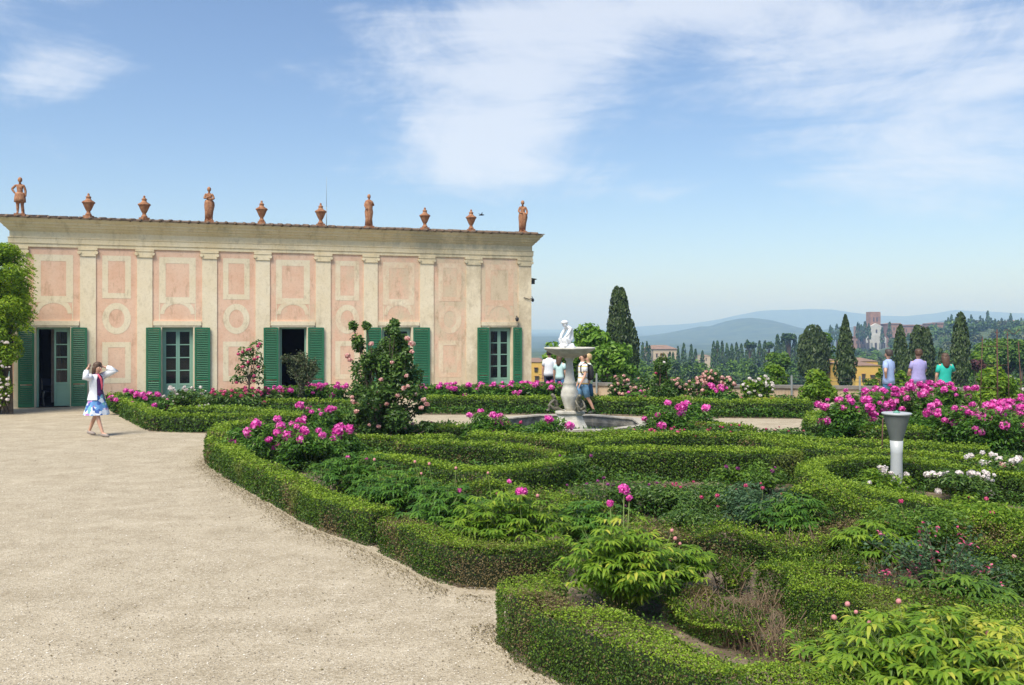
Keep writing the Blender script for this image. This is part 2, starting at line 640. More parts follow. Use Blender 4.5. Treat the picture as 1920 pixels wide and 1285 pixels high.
def terrain_z(x, y):
    x, y = np.asarray(x, float), np.asarray(y, float)
    r = np.hypot(x, y)
    g = (x - WALL_A[0]) * wnor[0] + (y - WALL_A[1]) * wnor[1]
    a = np.arctan2(x, np.maximum(y, 1))
    z = -5 - 11 * sm(0, 300, g) - 22 * sm(350, 1600, r)
    hill = 22 * sm(.34, .465, a) * np.exp(-((r - 820) / 330.0) ** 2)
    hill += 2 * sm(.44, .58, a) * np.exp(-((r - 800) / 300.0) ** 2)
    hill += 3.0 * np.sin(x * .011 + 1) * np.sin(y * .009) * sm(150, 400, r)
    z = z + hill + 1.5 * np.sin(x * .05) * np.sin(y * .043 + 1) * sm(80, 200, r)
    z = np.where(y < 0, -6, z)
    return z


def build_terrain():
    mb = MB()
    rad = np.concatenate([[0.5, 12], np.geomspace(24, 16000, 110)])
    ang = np.radians(np.arange(0, 360, 1.5))
    na = len(ang)
    A, RR = np.meshgrid(ang, rad)
    X, Y = RR * np.sin(A), RR * np.cos(A)
    Z = terrain_z(X, Y)
    V = np.stack([X, Y, Z], -1).reshape(-1, 3)
    i = np.arange(len(rad) - 1)[:, None] * na
    j = np.arange(na)[None, :]
    j2 = (j + 1) % na
    fc = np.stack([i + j, i + na + j, i + na + j2, i + j2], -1).reshape(-1, 4)
    mb.add(V, fc, 0, smooth=True)
    o = mb.build('terrain', 'far_ground')
    tag(o, kind='structure')
    # terrace of gravel
    mb = MB()
    c = wnor * .1
    poly = [(-60, -12), (40, -12), (40, WALL_B[1] - 2.7), (WALL_B[0] + c[0], WALL_B[1] + c[1]), (WALL_A[0] + c[0], WALL_A[1] + c[1]), (-2, 46), (-60, 46)]
    n = len(poly)
    V = [(x, y, 0) for x, y in poly] + [(x, y, -7) for x, y in poly]
    mb.add(V, [tuple(range(n))] + [(k, k + n, (k + 1) % n + n, (k + 1) % n) for k in range(n)])
    tag(mb.build('gravel_path', 'gravel'), kind='structure')


build_terrain()


def sheet(name, pts, z, mat):
    mb = MB()
    n = len(pts)
    V = [(p[0], p[1], z) for p in pts] + [(p[0], p[1], z - .05) for p in pts]
    mb.add(V, [tuple(range(n)), tuple(range(n, 2 * n))] + [(k, k + n, (k + 1) % n + n, (k + 1) % n) for k in range(n)])
    o = mb.build(name, mat)
    tag(o, kind='structure')
    return o


BED_MAIN = [P(*q)[:2] for q in [(455, 832), (402, 846), (396, 868), (478, 920), (590, 984), (700, 1024), (790, 1068), (858, 1102), (930, 1100), (1000, 1112), (935, 1166),
                               (1010, 1208), (1125, 1285)]] + [np.array(q) for q in [(1.1, 5.1), (2.2, 4.6), (6, 4.4), (13, 9), (14, 14), (14.5, 19.5), (12, 21)]] + \
    [P(*q)[:2] for q in [(1760, 806), (1530, 806), (1500, 818), (1400, 818), (1380, 808), (1250, 806), (1180, 818), (1050, 822), (900, 815), (830, 806), (640, 812), (540, 826)]]
BED_LEFT = [P(*q)[:2] for q in [(204, 767), (280, 809), (360, 812), (470, 814), (600, 812), (700, 795), (740, 770), (700, 757), (400, 757), (230, 760)]]
BED_FAR = [P(*q)[:2] for q in [(780, 778), (1050, 778), (1330, 784), (1520, 786), (1530, 755), (1300, 752), (1000, 752), (800, 756)]]
sheet('bed_soil', BED_MAIN, .010, 'soil')
sheet('bed_soil', BED_LEFT, .010, 'soil')
sheet('bed_soil', BED_FAR, .010, 'soil')


def in_poly(pts, poly):
    x, y = pts[:, 0], pts[:, 1]
    ins = np.zeros(len(pts), bool)
    n = len(poly)
    j = n - 1
    for i in range(n):
        xi, yi, xj, yj = poly[i][0], poly[i][1], poly[j][0], poly[j][1]
        c = ((yi > y) != (yj > y)) & (x < (xj - xi) * (y - yi) / (yj - yi + 1e-12) + xi)
        ins ^= c
        j = i
    return ins


def ground_cover():
    mb = MB()
    for poly, n in ((BED_MAIN, 240000), (BED_LEFT, 30000), (BED_FAR, 30000)):
        pa = np.array(poly)
        lo, hi = pa.min(0), pa.max(0)
        # sample denser near the camera
        y = lo[1] + (hi[1] - lo[1]) * rng.random(n) ** 1.5
        x = lo[0] + (hi[0] - lo[0]) * rng.random(n)
        q = np.stack([x, y], 1)
        q = q[in_poly(q, poly)]
        p3 = np.concatenate([q, np.zeros((len(q), 1))], 1)
        m = pn(p3, 1.7, 3) + .6 * pn(p3, 5, 1)
        keep = m > np.where(q[:, 1] < 14, -.1, -.75)
        p3 = p3[keep]
        d = p3[:, 1]
        s = np.clip(.0038 * d, .024, .11)
        p3[:, 2] = rng.random(len(p3)) * np.clip(.05 + .011 * d, 0, .22) * (1 + .5 * pn(p3, 2.6, 8)) + .01
        N = rng.normal(size=(len(p3), 3)) * .5 + np.array([0, 0, .8])
        br = pn(p3, .9, 17) + .4 * rng.normal(size=len(p3)) > .15
        for q_, m_ in ((br, 1), (~br, 0)):
            mb.leaves(p3[q_], N[q_], s[q_] * (.7 + .6 * rng.random(q_.sum())), .5, .1, m_, rng.random(q_.sum()) * .8 + .1 * m[keep][q_])
    tag(mb.build('ground_cover', ['peony_leaf', 'tree_leaf']), kind='stuff', label='low green leaves covering the soil between the hedges', cat='ground cover')
    # loose pebbles on the gravel near the viewer
    mb = MB()
    n = 26000
    y = 5.6 + 9 * rng.random(n) ** 1.6
    x = (rng.random(n) * 2 - 1) * y * .62
    q = np.stack([x, y], 1)
    q = q[~in_poly(q, BED_MAIN)]
    C = np.concatenate([q, np.full((len(q), 1), .003)], 1)
    k = len(C)
    s = (.004 + .007 * rng.random(k) ** 2)[:, None]
    t = rng.random(k) * 6.28
    ax = np.stack([np.cos(t), np.sin(t), np.zeros(k)], 1)
    ay = np.stack([-np.sin(t), np.cos(t), np.zeros(k)], 1)
    e = (.6 + .4 * rng.random(k))[:, None]
    up = np.array([[0, 0, 1.0]])
    V = np.stack([C + ax * s, C + ay * s * e, C - ax * s, C - ay * s * e, C + up * s * .75 + ax * s * .2], 1).reshape(-1, 3)
    b = (np.arange(k) * 5)[:, None]
    fc = np.concatenate([b + np.array([[i, (i + 1) % 4, 4]]) for i in range(4)])
    mb.add(V, fc, 0, np.repeat(rng.random(k), 5), smooth=True)
    tag(mb.build('pebbles', 'pebble'), kind='stuff', label='loose small pebbles strewn over the gravel path', cat='pebbles')


leafmat('pebble', (.24, .20, .15), (.45, .39, .30), (.70, .65, .56), trans=0.0, rough=.9)
ground_cover()


# ------------------------------------------------------------------ hedges
def resample(pts, step):
    pts = [np.asarray(p, float)[:2] for p in pts]
    # Catmull smoothing
    out = []
    for i in range(len(pts) - 1):
        a, b = pts[i], pts[i + 1]
        n = max(1, int(np.linalg.norm(b - a) / step))
        for k in range(n):
            out.append(a + (b - a) * k / n)
    out.append(pts[-1])
    return np.array(out)


def hedge(label, pts, w=.42, h=.45, ragged=.014, dry=0.12, bare=0.0, group=None, cover=2.3, lean=0.0, mat='box_leaf'):
    """clipped hedge along a ground line: a dark twiggy core, leaf faces all round, twigs where it is bare"""
    mb = MB()
    w *= .86
    path = resample(pts, .3)
    for _ in range(2):
        if len(path) > 4:
            q = path.copy()
            q[1:-1] = (path[:-2] + 2 * path[1:-1] + path[2:]) / 4
            path = q
    seg = np.diff(path, axis=0)
    L = np.linalg.norm(seg, axis=1)
    cum = np.concatenate([[0], np.cumsum(L)])
    tot = cum[-1]
    dmid = np.hypot(*((path[:-1] + path[1:]) / 2).T)
    ls_seg = np.clip(.0025 * dmid, .019, .1)
    rc = .035
    per = 2 * h + w
    cov = cover * 1.15 * (1 - .25 * bare)
    cnt = (L * per * cov / (ls_seg ** 2 * .6)).astype(int) + 1
    si = np.repeat(np.arange(len(L)), cnt)
    fr = rng.random(len(si))
    vt = np.gradient(path, axis=0)
    vt /= np.linalg.norm(vt, axis=1)[:, None]
    # ends
    for e, idx in ((0, 0), (1, len(L) - 1)):
        ne = int(w * h * cov / (ls_seg[idx] ** 2 * .6)) + 1
        si = np.concatenate([si, np.full(ne, idx)])
        fr = np.concatenate([fr, np.full(ne, -1.0 if e == 0 else 2.0)])
    fc_ = np.clip(fr, 0, 1)[:, None]
    t = norm(vt[si] * (1 - fc_) + vt[si + 1] * fc_)
    nrm = np.stack([-t[:, 1], t[:, 0]], 1)
    k = len(si)
    u = rng.random(k) * per
    endm = (fr < 0) | (fr > 1)
    off = np.where(u < h, -w / 2, np.where(u > h + w, w / 2, u - h - w / 2))
    z = np.where(u < h, u, np.where(u > h + w, per - u, h))
    N = np.zeros((k, 3))
    side = u < h
    side2 = u > h + w
    N[:, :2] = nrm * (side2.astype(float) - side.astype(float))[:, None]
    N[:, 2] = (~side & ~side2).astype(float)
    # end caps
    off = np.where(endm, (rng.random(k) - .5) * w, off)
    z = np.where(endm, rng.random(k) * h, z)
    sgn = np.where(fr < 0, -1.0, 1.0)
    N[endm, :2] = t[endm] * sgn[endm][:, None]
    N[endm, 2] = 0
    base = path[si] + seg[si] * np.clip(fr, 0, 1)[:, None] + nrm * off[:, None]
    C = np.concatenate([base, z[:, None]], 1)
    # uneven growth of neglected stretches
    zero = np.zeros((k, 1))
    hf = 1 - min(.42, ragged * 4.5) * np.clip(pn(np.concatenate([base, zero], 1), 2.1, 13 + len(pts)) + .15, 0, 1) if ragged > .03 else np.ones(k)
    C[:, 2] *= hf
    z = z * 1.0
    # rounded corners
    m = (z > h - rc) & (side | side2)
    C[m, :2] -= N[m, :2] * (((z[m] - h + rc) / rc) ** 2 * rc * .6)[:, None]
    # lumps
    lump = pn(C, 3.1, len(pts)) * .6 + pn(C, 8.5, 2) * .4
    C += N * (lump * ragged)[:, None]
    C[:, 2] += (pn(np.concatenate([C[:, :2], np.zeros((k, 1))], 1), 1.3, 5) + .6 * pn(np.concatenate([C[:, :2], np.zeros((k, 1))], 1), 4.1, 2)) * ragged * 1.5 * (C[:, 2] / h)
    ls = ls_seg[si]
    C += N * (rng.random(k)[:, None] - (.35 + bare * 5)) * ls[:, None] * 1.5 + rng.normal(size=(k, 3)) * ls[:, None] * .3
    # stray shoots on top
    st = rng.random(k) < .05 + ragged
    C[st, 2] += rng.random(st.sum()) * (.03 + ragged)
    C[:, 2] = np.maximum(C[:, 2], .005)
    # bare patches
    br = pn(C, 1.9, 9 + len(pts)) * .6 + pn(C, 6, 4) * .4
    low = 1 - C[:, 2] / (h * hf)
    if bare > 0:
        keep = (br > -1 + bare * (1.0 + .9 * low)) | (rng.random(k) < .12)
        C, N, ls, br, low = C[keep], N[keep], ls[keep], br[keep], low[keep]
        k = len(C)
    LN = N * .9 + rng.normal(size=(k, 3)) * .75 + np.array([0, 0, .35])
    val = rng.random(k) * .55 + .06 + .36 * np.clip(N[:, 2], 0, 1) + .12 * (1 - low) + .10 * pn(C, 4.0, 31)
    isdry = (pn(C, 2.3, 21 + len(pts)) + .25 * rng.normal(size=k) > 1.05 - 1.5 * dry - .25 * low) | (rng.random(k) < dry * dry * .8)
    g = ~isdry
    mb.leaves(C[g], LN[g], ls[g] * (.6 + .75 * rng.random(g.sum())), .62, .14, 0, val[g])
    mb.leaves(C[isdry], LN[isdry], ls[isdry] * (.7 + .5 * rng.random(isdry.sum())), .5, .1, 1)
    # core
    if bare < .28:
        ins = .06 + .12 * bare + ragged * .7
        n = len(path)
        zlo = 0.0 if bare < .2 else h * .35 * bare
        tt = np.gradient(path, axis=0)
        tt = tt / np.linalg.norm(tt, axis=1)[:, None]
        nn = np.stack([-tt[:, 1], tt[:, 0]], 1)
        pp = path.copy()
        pp[0] += tt[0] * ins
        pp[-1] -= tt[-1] * ins
        hw = w / 2 - ins
        hp = 1 - min(.42, ragged * 4.5) * np.clip(pn(np.concatenate([pp, np.zeros((n, 1))], 1), 2.1, 13 + len(pts)) + .15, 0, 1)[:, None] if ragged > .03 else np.ones((n, 1))
        V = np.concatenate([np.concatenate([pp + nn * o_, np.full((n, 1), z_) * hp], 1) for o_, z_ in ((-hw, zlo), (-hw, h - ins - .03), (-hw + .05, h - ins), (hw - .05, h - ins), (hw, h - ins - .03), (hw, zlo))])
        fs = []
        for c in range(6):
            c2 = (c + 1) % 6
            for i in range(n - 1):
                fs.append((c * n + i, c2 * n + i, c2 * n + i + 1, c * n + i + 1))
        fs.append(tuple(c * n for c in range(6)))
        fs.append(tuple(c * n + n - 1 for c in range(6))[::-1])
        mb.add(V + (rng.random(V.shape) - .5) * .03, fs, 2)
    if bare > 0.1 or dmid.min() < 9.5:
        nt_ = int(tot * (12 + 120 * bare))
        for _ in range(nt_):
            s = random.random()
            i = min(len(L) - 1, int(s * len(L)))
            b = path[i] + seg[i] * random.random()
            nn_ = np.array([-seg[i][1], seg[i][0]]) / L[i]
            o_ = (random.random() - .5) * w * .8
            p0 = np.array([b[0] + nn_[0] * o_ * .5, b[1] + nn_[1] * o_ * .5, 0])
            hh = h * (.55 + .4 * random.random())
            p1 = p0 + np.array([random.gauss(0, .05), random.gauss(0, .05), hh * .5])
            p2 = np.array([b[0] + nn_[0] * o_ * 1.1 + random.gauss(0, .06), b[1] + nn_[1] * o_ * 1.1 + random.gauss(0, .06), hh])
            mb.tube([p0, p1, p2], [.008, .006, .003], 4, 3, caps=False)
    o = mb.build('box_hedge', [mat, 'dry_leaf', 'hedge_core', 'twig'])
    tag(o, label, 'hedge', group)
    return o


def top(h, *pp):
    return [P(x, y, h) for x, y in pp]


def offset(pts, d):
    pts = [np.asarray(p)[:2] for p in pts]
    out = []
    for i, p in enumerate(pts):
        t = pts[min(i + 1, len(pts) - 1)] - pts[max(i - 1, 0)]
        t = t / np.linalg.norm(t)
        out.append(p + np.array([-t[1], t[0]]) * d)
    return out


G = 'clipped box hedges of the parterre'
hedge('long green box hedge curving along the edge of the gravel path', offset([P(*q) for q in [(470, 818), (420, 826), (390, 842), (384, 868), (425, 900), (480, 930), (580, 990), (688, 1026)]], .22), .44, .38, ragged=.028, dry=.17, group=G)
hedge('box hedge beside the path with a brown dry corner, after a gap', offset([P(*q) for q in [(703, 1036), (780, 1076), (858, 1114), (935, 1112), (1070, 1095)]], .21), .42, .39, ragged=.035, dry=.42, bare=.1, group=G)
hedge('nearest box hedge with a squared end on the gravel and fresh leafy growth', top(.43, (1050, 1078), (1000, 1076), (950, 1082), (990, 1122), (1110, 1172), (1230, 1214), (1370, 1250), (1500, 1282), (1640, 1330)), .44, .43, ragged=.05, dry=.38, bare=.05, group=G)
hedge('box hedge of two arms behind the deep green peonies, left of the pointed corner', top(.42, (691, 852), (785, 866), (900, 885), (1000, 876), (1052, 862)), .42, .42, group=G)
hedge('short box hedge that meets another at a sharp corner in the middle of the garden', top(.42, (1052, 853), (1000, 842), (940, 836), (880, 832), (810, 829), (740, 830)), .42, .42, dry=.2, group=G)
hedge('rough box hedge behind the near peonies with bare brown stems at its right end', top(.40, (690, 882), (770, 898), (880, 908), (1010, 916), (1068, 944), (1128, 964)), .48, .40, ragged=.07, dry=.3, bare=.22, group=G)
hedge('tall straight box hedge with a dark face in the middle of the parterre', top(.50, (1100, 841), (1300, 843), (1500, 847)), .50, .50, dry=.06, group=G)
hedge('low box hedge running from behind the sharp corner to the tall straight hedge', top(.44, (880, 816), (1017, 823), (1098, 832)), .45, .44, group=G)
hedge('bright green box hedge ring sweeping round in front of the white post lamp', top(.42, (1655, 858), (1575, 860), (1515, 871), (1520, 888), (1590, 912), (1660, 928), (1753, 943), (1878, 958), (1990, 970)), .44, .42, dry=.03, group=G)
hedge('box hedge passing behind the white post lamp and the white roses', top(.42, (1662, 858), (1700, 862), (1816, 877), (1950, 895)), .5, .42, dry=.05, group=G)
hedge('long box hedge just behind the ring with the post lamp', top(.42, (1400, 822), (1510, 836), (1690, 848), (1800, 856), (1960, 870)), .48, .42, group=G)
hedge('box hedge between the tall straight hedge and the big magenta peonies', top(.42, (1385, 812), (1520, 825), (1690, 832), (1850, 843)), .45, .42, group=G)
hedge('dark box hedge at the foot of the magenta peonies behind the post lamp', top(.45, (1610, 802), (1700, 805), (1815, 809), (1930, 815)), .45, .45, group=G, mat='box_leaf_far')
hedge('square box hedge corner at the far end of the path beside the peonies', top(.42, (1600, 771), (1545, 771), (1528, 774), (1526, 793), (1600, 796)), .45, .42, group=G, mat='box_leaf_far')
hedge('low box hedge in front of the fountain pool', top(.38, (885, 812), (1017, 817), (1100, 817), (1180, 811)), .40, .38, group=G, mat='box_leaf_far')
hedge('box hedge two rows before the fountain pool', top(.40, (1018, 827), (1100, 826), (1178, 821), (1260, 815)), .42, .40, group=G, mat='box_leaf_far')
hedge('box hedge with a rounded end beside the pale gravel right of the fountain', top(.38, (1245, 801), (1330, 795), (1378, 799), (1405, 806)), .42, .38, group=G, mat='box_leaf_far')
hedge('low box hedge right of the tall rose shrub and left of the fountain pool', top(.38, (790, 803), (870, 800), (960, 799)), .40, .38, group=G, mat='box_leaf_far')
hedge('box hedge behind the small pink roses in the middle of the garden', top(.40, (1180, 814), (1280, 815), (1395, 816)), .42, .40, group=G, mat='box_leaf_far')
hedge('box hedge in the shade behind the left magenta peonies', top(.38, (560, 812), (640, 818), (760, 822), (850, 818)), .42, .38, group=G, mat='box_leaf_far')
hedge('box hedge edging the flower bed under the building, by the woman in the skirt', offset([P(*q) for q in [(199, 764), (235, 786), (278, 809), (360, 812), (480, 812), (600, 810)]], .22), .44, .38, dry=.02, group=G, mat='box_leaf_far')
hedge('inner box hedge of the flower bed under the building', top(.36, (320, 768), (400, 765), (480, 770), (560, 778), (650, 780)), .45, .36, dry=.02, group=G, mat='box_leaf_far')
hedge('upper box hedge of the flower bed near the building wall', top(.34, (330, 752), (430, 751), (560, 753), (690, 755)), .45, .34, dry=.02, group=G, mat='box_leaf_far')
hedge('far straight box hedge beyond the fountain with gravel at its foot', top(.42, (800, 746), (1050, 747), (1330, 752), (1519, 754)), .5, .42, dry=.03, group=G, mat='box_leaf_far')
hedge('second far box hedge close to the low garden wall', top(.20, (960, 748), (1200, 749), (1420, 752)), .5, .20, dry=.03, group=G, mat='box_leaf_far')
hedge('rough box hedge running behind the bare rose bush on the right', top(.42, (1488, 926), (1600, 940), (1720, 960)), .48, .42, ragged=.08, dry=.35, bare=.2, group=G)
hedge('wide uneven box hedge above the trodden earth, thin at its foot', top(.42, (1160, 968), (1250, 984), (1400, 986), (1560, 982), (1690, 972)), .52, .42, ragged=.08, dry=.35, bare=.24, group=G)
hedge('short thin box hedge on bare stems beside the patch of earth', top(.42, (1445, 1058), (1520, 1040), (1608, 1034)), .44, .42, ragged=.07, dry=.2, bare=.45, group=G)
hedge('dense dark green box hedge in the lower right, brown at its far right end', top(.43, (1480, 1086), (1600, 1090), (1720, 1112), (1830, 1142), (1960, 1185)), .5, .44, ragged=.08, dry=.3, bare=.12, group=G)
hedge('nearly leafless woody hedge of pale twigs in the foreground', top(.36, (1275, 1085), (1340, 1118), (1420, 1140), (1520, 1178)), .50, .40, ragged=.06, dry=.45, bare=.62, group=G)
hedge('rough box hedge at the right edge behind the rose bush', top(.45, (1790, 985), (1880, 1000), (1990, 1010)), .5, .45, ragged=.08, dry=.2, bare=.15, group=G)


def litter():
    mb = MB()
    for pts, n in (([P(*q) for q in [(402, 852), (386, 872), (425, 902), (480, 932), (580, 992), (688, 1030), (703, 1038), (780, 1078), (858, 1116), (925, 1118)]], 5200),
                   ([P(915, 1168), P(950, 1190), P(1000, 1218), P(1110, 1288)], 1100)):
        path = resample(pts, .1)
        i = rng.integers(0, len(path) - 1, n)
        t = norm(path[i + 1] - path[i])
        nr = np.stack([t[:, 1], -t[:, 0]], 1)
        d = np.abs(rng.normal(size=n)) * .16
        q = path[i] + (path[i + 1] - path[i]) * rng.random(n)[:, None] + nr * d[:, None]
        C = np.concatenate([q, np.full((n, 1), .006) + rng.random((n, 1)) * .008], 1)
        mb.leaves(C, np.array([0, 0, 1.0]) + rng.normal(size=(n, 3)) * .3, .012 + .014 * rng.random(n), .5, .15, 0)
    n = 900
    y = 6 + 14 * rng.random(n)
    C = np.stack([-y * .56 * rng.random(n) + .2, y, np.full(n, .006)], 1)
    C = C[~in_poly(C, BED_MAIN)]
    mb.leaves(C, np.array([0, 0, 1.0]) + rng.normal(size=(len(C), 3)) * .3, .012 + .018 * rng.random(len(C)), .5, .15, 0)
    tag(mb.build('leaf_litter', 'dry_leaf'), kind='stuff', label='dry fallen leaves scattered on the gravel by the hedges', cat='leaf litter')


litter()


hedge('small rough box clump on woody stems above the yellow green peony', top(.40, (1500, 1140), (1560, 1160), (1600, 1178)), .42, .40, ragged=.09, dry=.35, bare=.35, group=G)
hedge('short stub of box standing alone on the bare earth', top(.34, (1395, 1052), (1350, 1040)), .36, .34, ragged=.09, dry=.4, bare=.5, group=G)
hedge('twiggy box clump at the foot of the wide uneven hedge', top(.30, (1700, 1030), (1650, 1020)), .36, .30, ragged=.09, dry=.3, bare=.45, group=G)


def dead_twigs():
    for k, (px, py, n, sp, label) in enumerate([(1425, 1175, 50, .30, 'tangle of pale dead twigs behind the nearest hedge'), (1090, 1010, 60, .26, 'dry brown stems under the rough hedge behind the near peony'), (1660, 1120, 50, .3, 'bare twigs between the dense hedge and the rose bush')]):
        g = P(px, py)
        mb = MB()
        for i in range(n):
            a = random.random() * 6.28
            q = random.random() * sp
            b0 = np.array([q * cos(a), q * sin(a), 0])
            d = np.array([random.gauss(0, .10), random.gauss(0, .10), random.uniform(.12, .34)])
            m1 = b0 + d * .5 + rng.normal(size=3) * .02
            t1 = b0 + d
            mb.tube([b0, m1, t1], [.006, .005, .002], 4, 0, caps=False)
            for j in range(3):
                f = random.uniform(.4, 1)
                c = b0 + d * f
                mb.tube([c, c + np.array([random.gauss(0, .06), random.gauss(0, .06), random.uniform(.02, .08)])], [.003, .0015], 3, 0, caps=False)
        C = np.stack([rng.normal(size=n * 5) * sp * .7, rng.normal(size=n * 5) * sp * .7, rng.random(n * 5) * .3], 1)
        mb.leaves(C, rng.normal(size=(n * 5, 3)), .02, .55, .12, 1)
        o = mb.build('dead_twigs', ['twig', 'dry_leaf'], loc=(g[0], g[1], 0))
        tag(o, label, 'dry twigs', kind='stuff')


dead_twigs()


# ------------------------------------------------------------------ blooms and plants
def petal_ball(r, n, seed, asp=.95, flat=.85, size=.75):
    mb = MB()
    g = np.random.default_rng(seed)
    i = np.arange(n) + .5
    ph = np.arccos(1 - 1.72 * i / n)
    th = pi * (1 + 5 ** .5) * i
    D = np.stack([np.cos(th) * np.sin(ph), np.sin(th) * np.sin(ph), np.cos(ph)], 1) + g.normal(size=(n, 3)) * .12
    D = norm(D)
    k = .72 + .3 * g.random(n)[:, None]
    C = D * r * k * np.array([[1, 1, flat]])
    N = norm(D + g.normal(size=(n, 3)) * .5)
    mb.leaves(C, N, r * size * (.8 + .4 * g.random(n)), asp, .16, 0, g.random(n) * .9 + .05 * D[:, 2])
    mb.ball((0, 0, 0), (r * .62, r * .62, r * .55), 8, 0)
    return mb


BLOOM = {}
for nm, mat in (('magenta', 'magenta_petal'), ('red', 'red_petal'), ('blush', 'blush_petal'), ('white', 'white_petal'), ('purple', 'purple_petal')):
    BLOOM[nm] = [petal_ball(1.0, n_, s_, size=sz).mesh('bloom_' + nm, mat) for n_, s_, sz in ((46, 1, .7), (40, 2, .75), (24, 3, .95))]
    BLOOM[nm + '_near'] = [petal_ball(1.0, 150, s_, size=.5, asp=1.2).mesh('bloom_' + nm, mat) for s_ in (5, 6)]
bud = MB()
bud.ball((0, 0, 0), (1, 1, 1.1), 10, 0)
bud.leaves(np.array([[.3, 0, -.7], [-.3, .2, -.7], [0, -.35, -.7]]), np.array([[1, 0, -.4], [-1, .6, -.4], [0, -1, -.4]]), 1.5, .7, .2, 1)
plain('bud_pink', (.55, .22, .22), .6, .2, 3)
BUD = bud.mesh('bud', ['bud_pink', 'stem_green'])


def add_bloom(root, name, data, p, r):
    b = bpy.data.objects.new(name, data)
    COL.objects.link(b)
    b.parent = root
    b.location = tuple(float(q) for q in p)
    b.scale = (r, r, r)
    b.rotation_euler = (random.gauss(0, .3), random.gauss(0, .3), random.random() * 6)
    return b


def plant(name, cat, label, px, py, h, r, blooms=0, col='magenta', br=.075, lmat='peony_leaf', group=None, airy=.0, ls=None, dens=1.0, spread=1.0, lo=.45, base=None):
    """bushy plant: leaf clumps on stems; blooms are parts of it"""
    g = P(px, py) if base is None else np.asarray(base, float)
    d = float(np.hypot(g[0], g[1]))
    root = empty(name, (g[0], g[1], 0))
    tag(root, label, cat, group)
    mb = MB()
    ls = ls or float(np.clip(.0042 * d, .035, .13))
    nc = max(5, int(16 * dens))
    V, Nn = [], []
    cs = []
    for i in range(nc):
        a = random.random() * 6.28
        q = random.random() ** .6
        zz = (.18 + .78 * random.random() ** .8)
        rr = r * q * (1.0 if zz < .6 else math.sqrt(max(0.05, 1 - ((zz - .6) / .5) ** 2)))
        c = np.array([rr * cos(a), rr * sin(a), h * zz * .92])
        cs.append(c)
    cr = r * .42
    area = 4 * pi * r * r * .6 + 2 * pi * r * h
    nl = int(2.1 * dens * (1 - airy * .7) * area / (ls * ls * .5))
    ci = rng.integers(0, nc, nl)
    D = norm(rng.normal(size=(nl, 3)))
    C = np.array(cs)[ci] + D * cr * np.array([[1, 1, min(1.2, h / r * .6)]]) * (.6 + .5 * rng.random(nl))[:, None]
    ok = C[:, 2] > .01
    C, D = C[ok], D[ok]
    ok = C[:, 2] < h * 1.06
    C, D = C[ok], D[ok]
    k = len(C)
    tan = np.stack([C[:, 0] + rng.normal(size=k) * r * .5, C[:, 1] + rng.normal(size=k) * r * .5, rng.normal(size=k) * r * .4 - .1 * r], 1)
    LN = D * .6 + np.array([0, 0, .9]) + rng.normal(size=(k, 3)) * .45
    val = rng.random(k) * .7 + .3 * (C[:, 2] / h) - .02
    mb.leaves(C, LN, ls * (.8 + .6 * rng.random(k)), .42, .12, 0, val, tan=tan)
    for c in cs:
        mb.tube([(c[0] * .15, c[1] * .15, 0), (c[0] * .6, c[1] * .6, c[2] * .55), tuple(c)], [.010, .007, .004], 4, 1, caps=False)
    bl = []
    tries = 0
    blooms = int(blooms * 1.25)
    while len(bl) < blooms and tries < blooms * 60:
        tries += 1
        a = random.random() * 6.28
        q = random.random() ** .55
        z = h * (lo + (1.2 - lo) * random.random() ** .7) * (1 - .12 * q)
        p = np.array([q * r * 1.02 * spread * cos(a), q * r * 1.02 * spread * sin(a), z])
        if p[2] < h * .8 and q < .72:
            continue
        if any(np.linalg.norm(p - b_) < br * 1.15 for b_ in bl):
            continue
        bl.append(p)
        mb.tube([(p[0] * .5, p[1] * .5, p[2] * .45), (p[0] * .85, p[1] * .85, p[2] * .8), (p[0], p[1], p[2] - br * .5)], [.006, .005, .004], 4, 1, caps=False)
    mb.build('foliage', [lmat, 'stem_green'], root)
    kind = BLOOM[col]
    for p in bl:
        add_bloom(root, 'bloom', random.choice(kind), p, br * random.uniform(.5, 1.15))
    return root


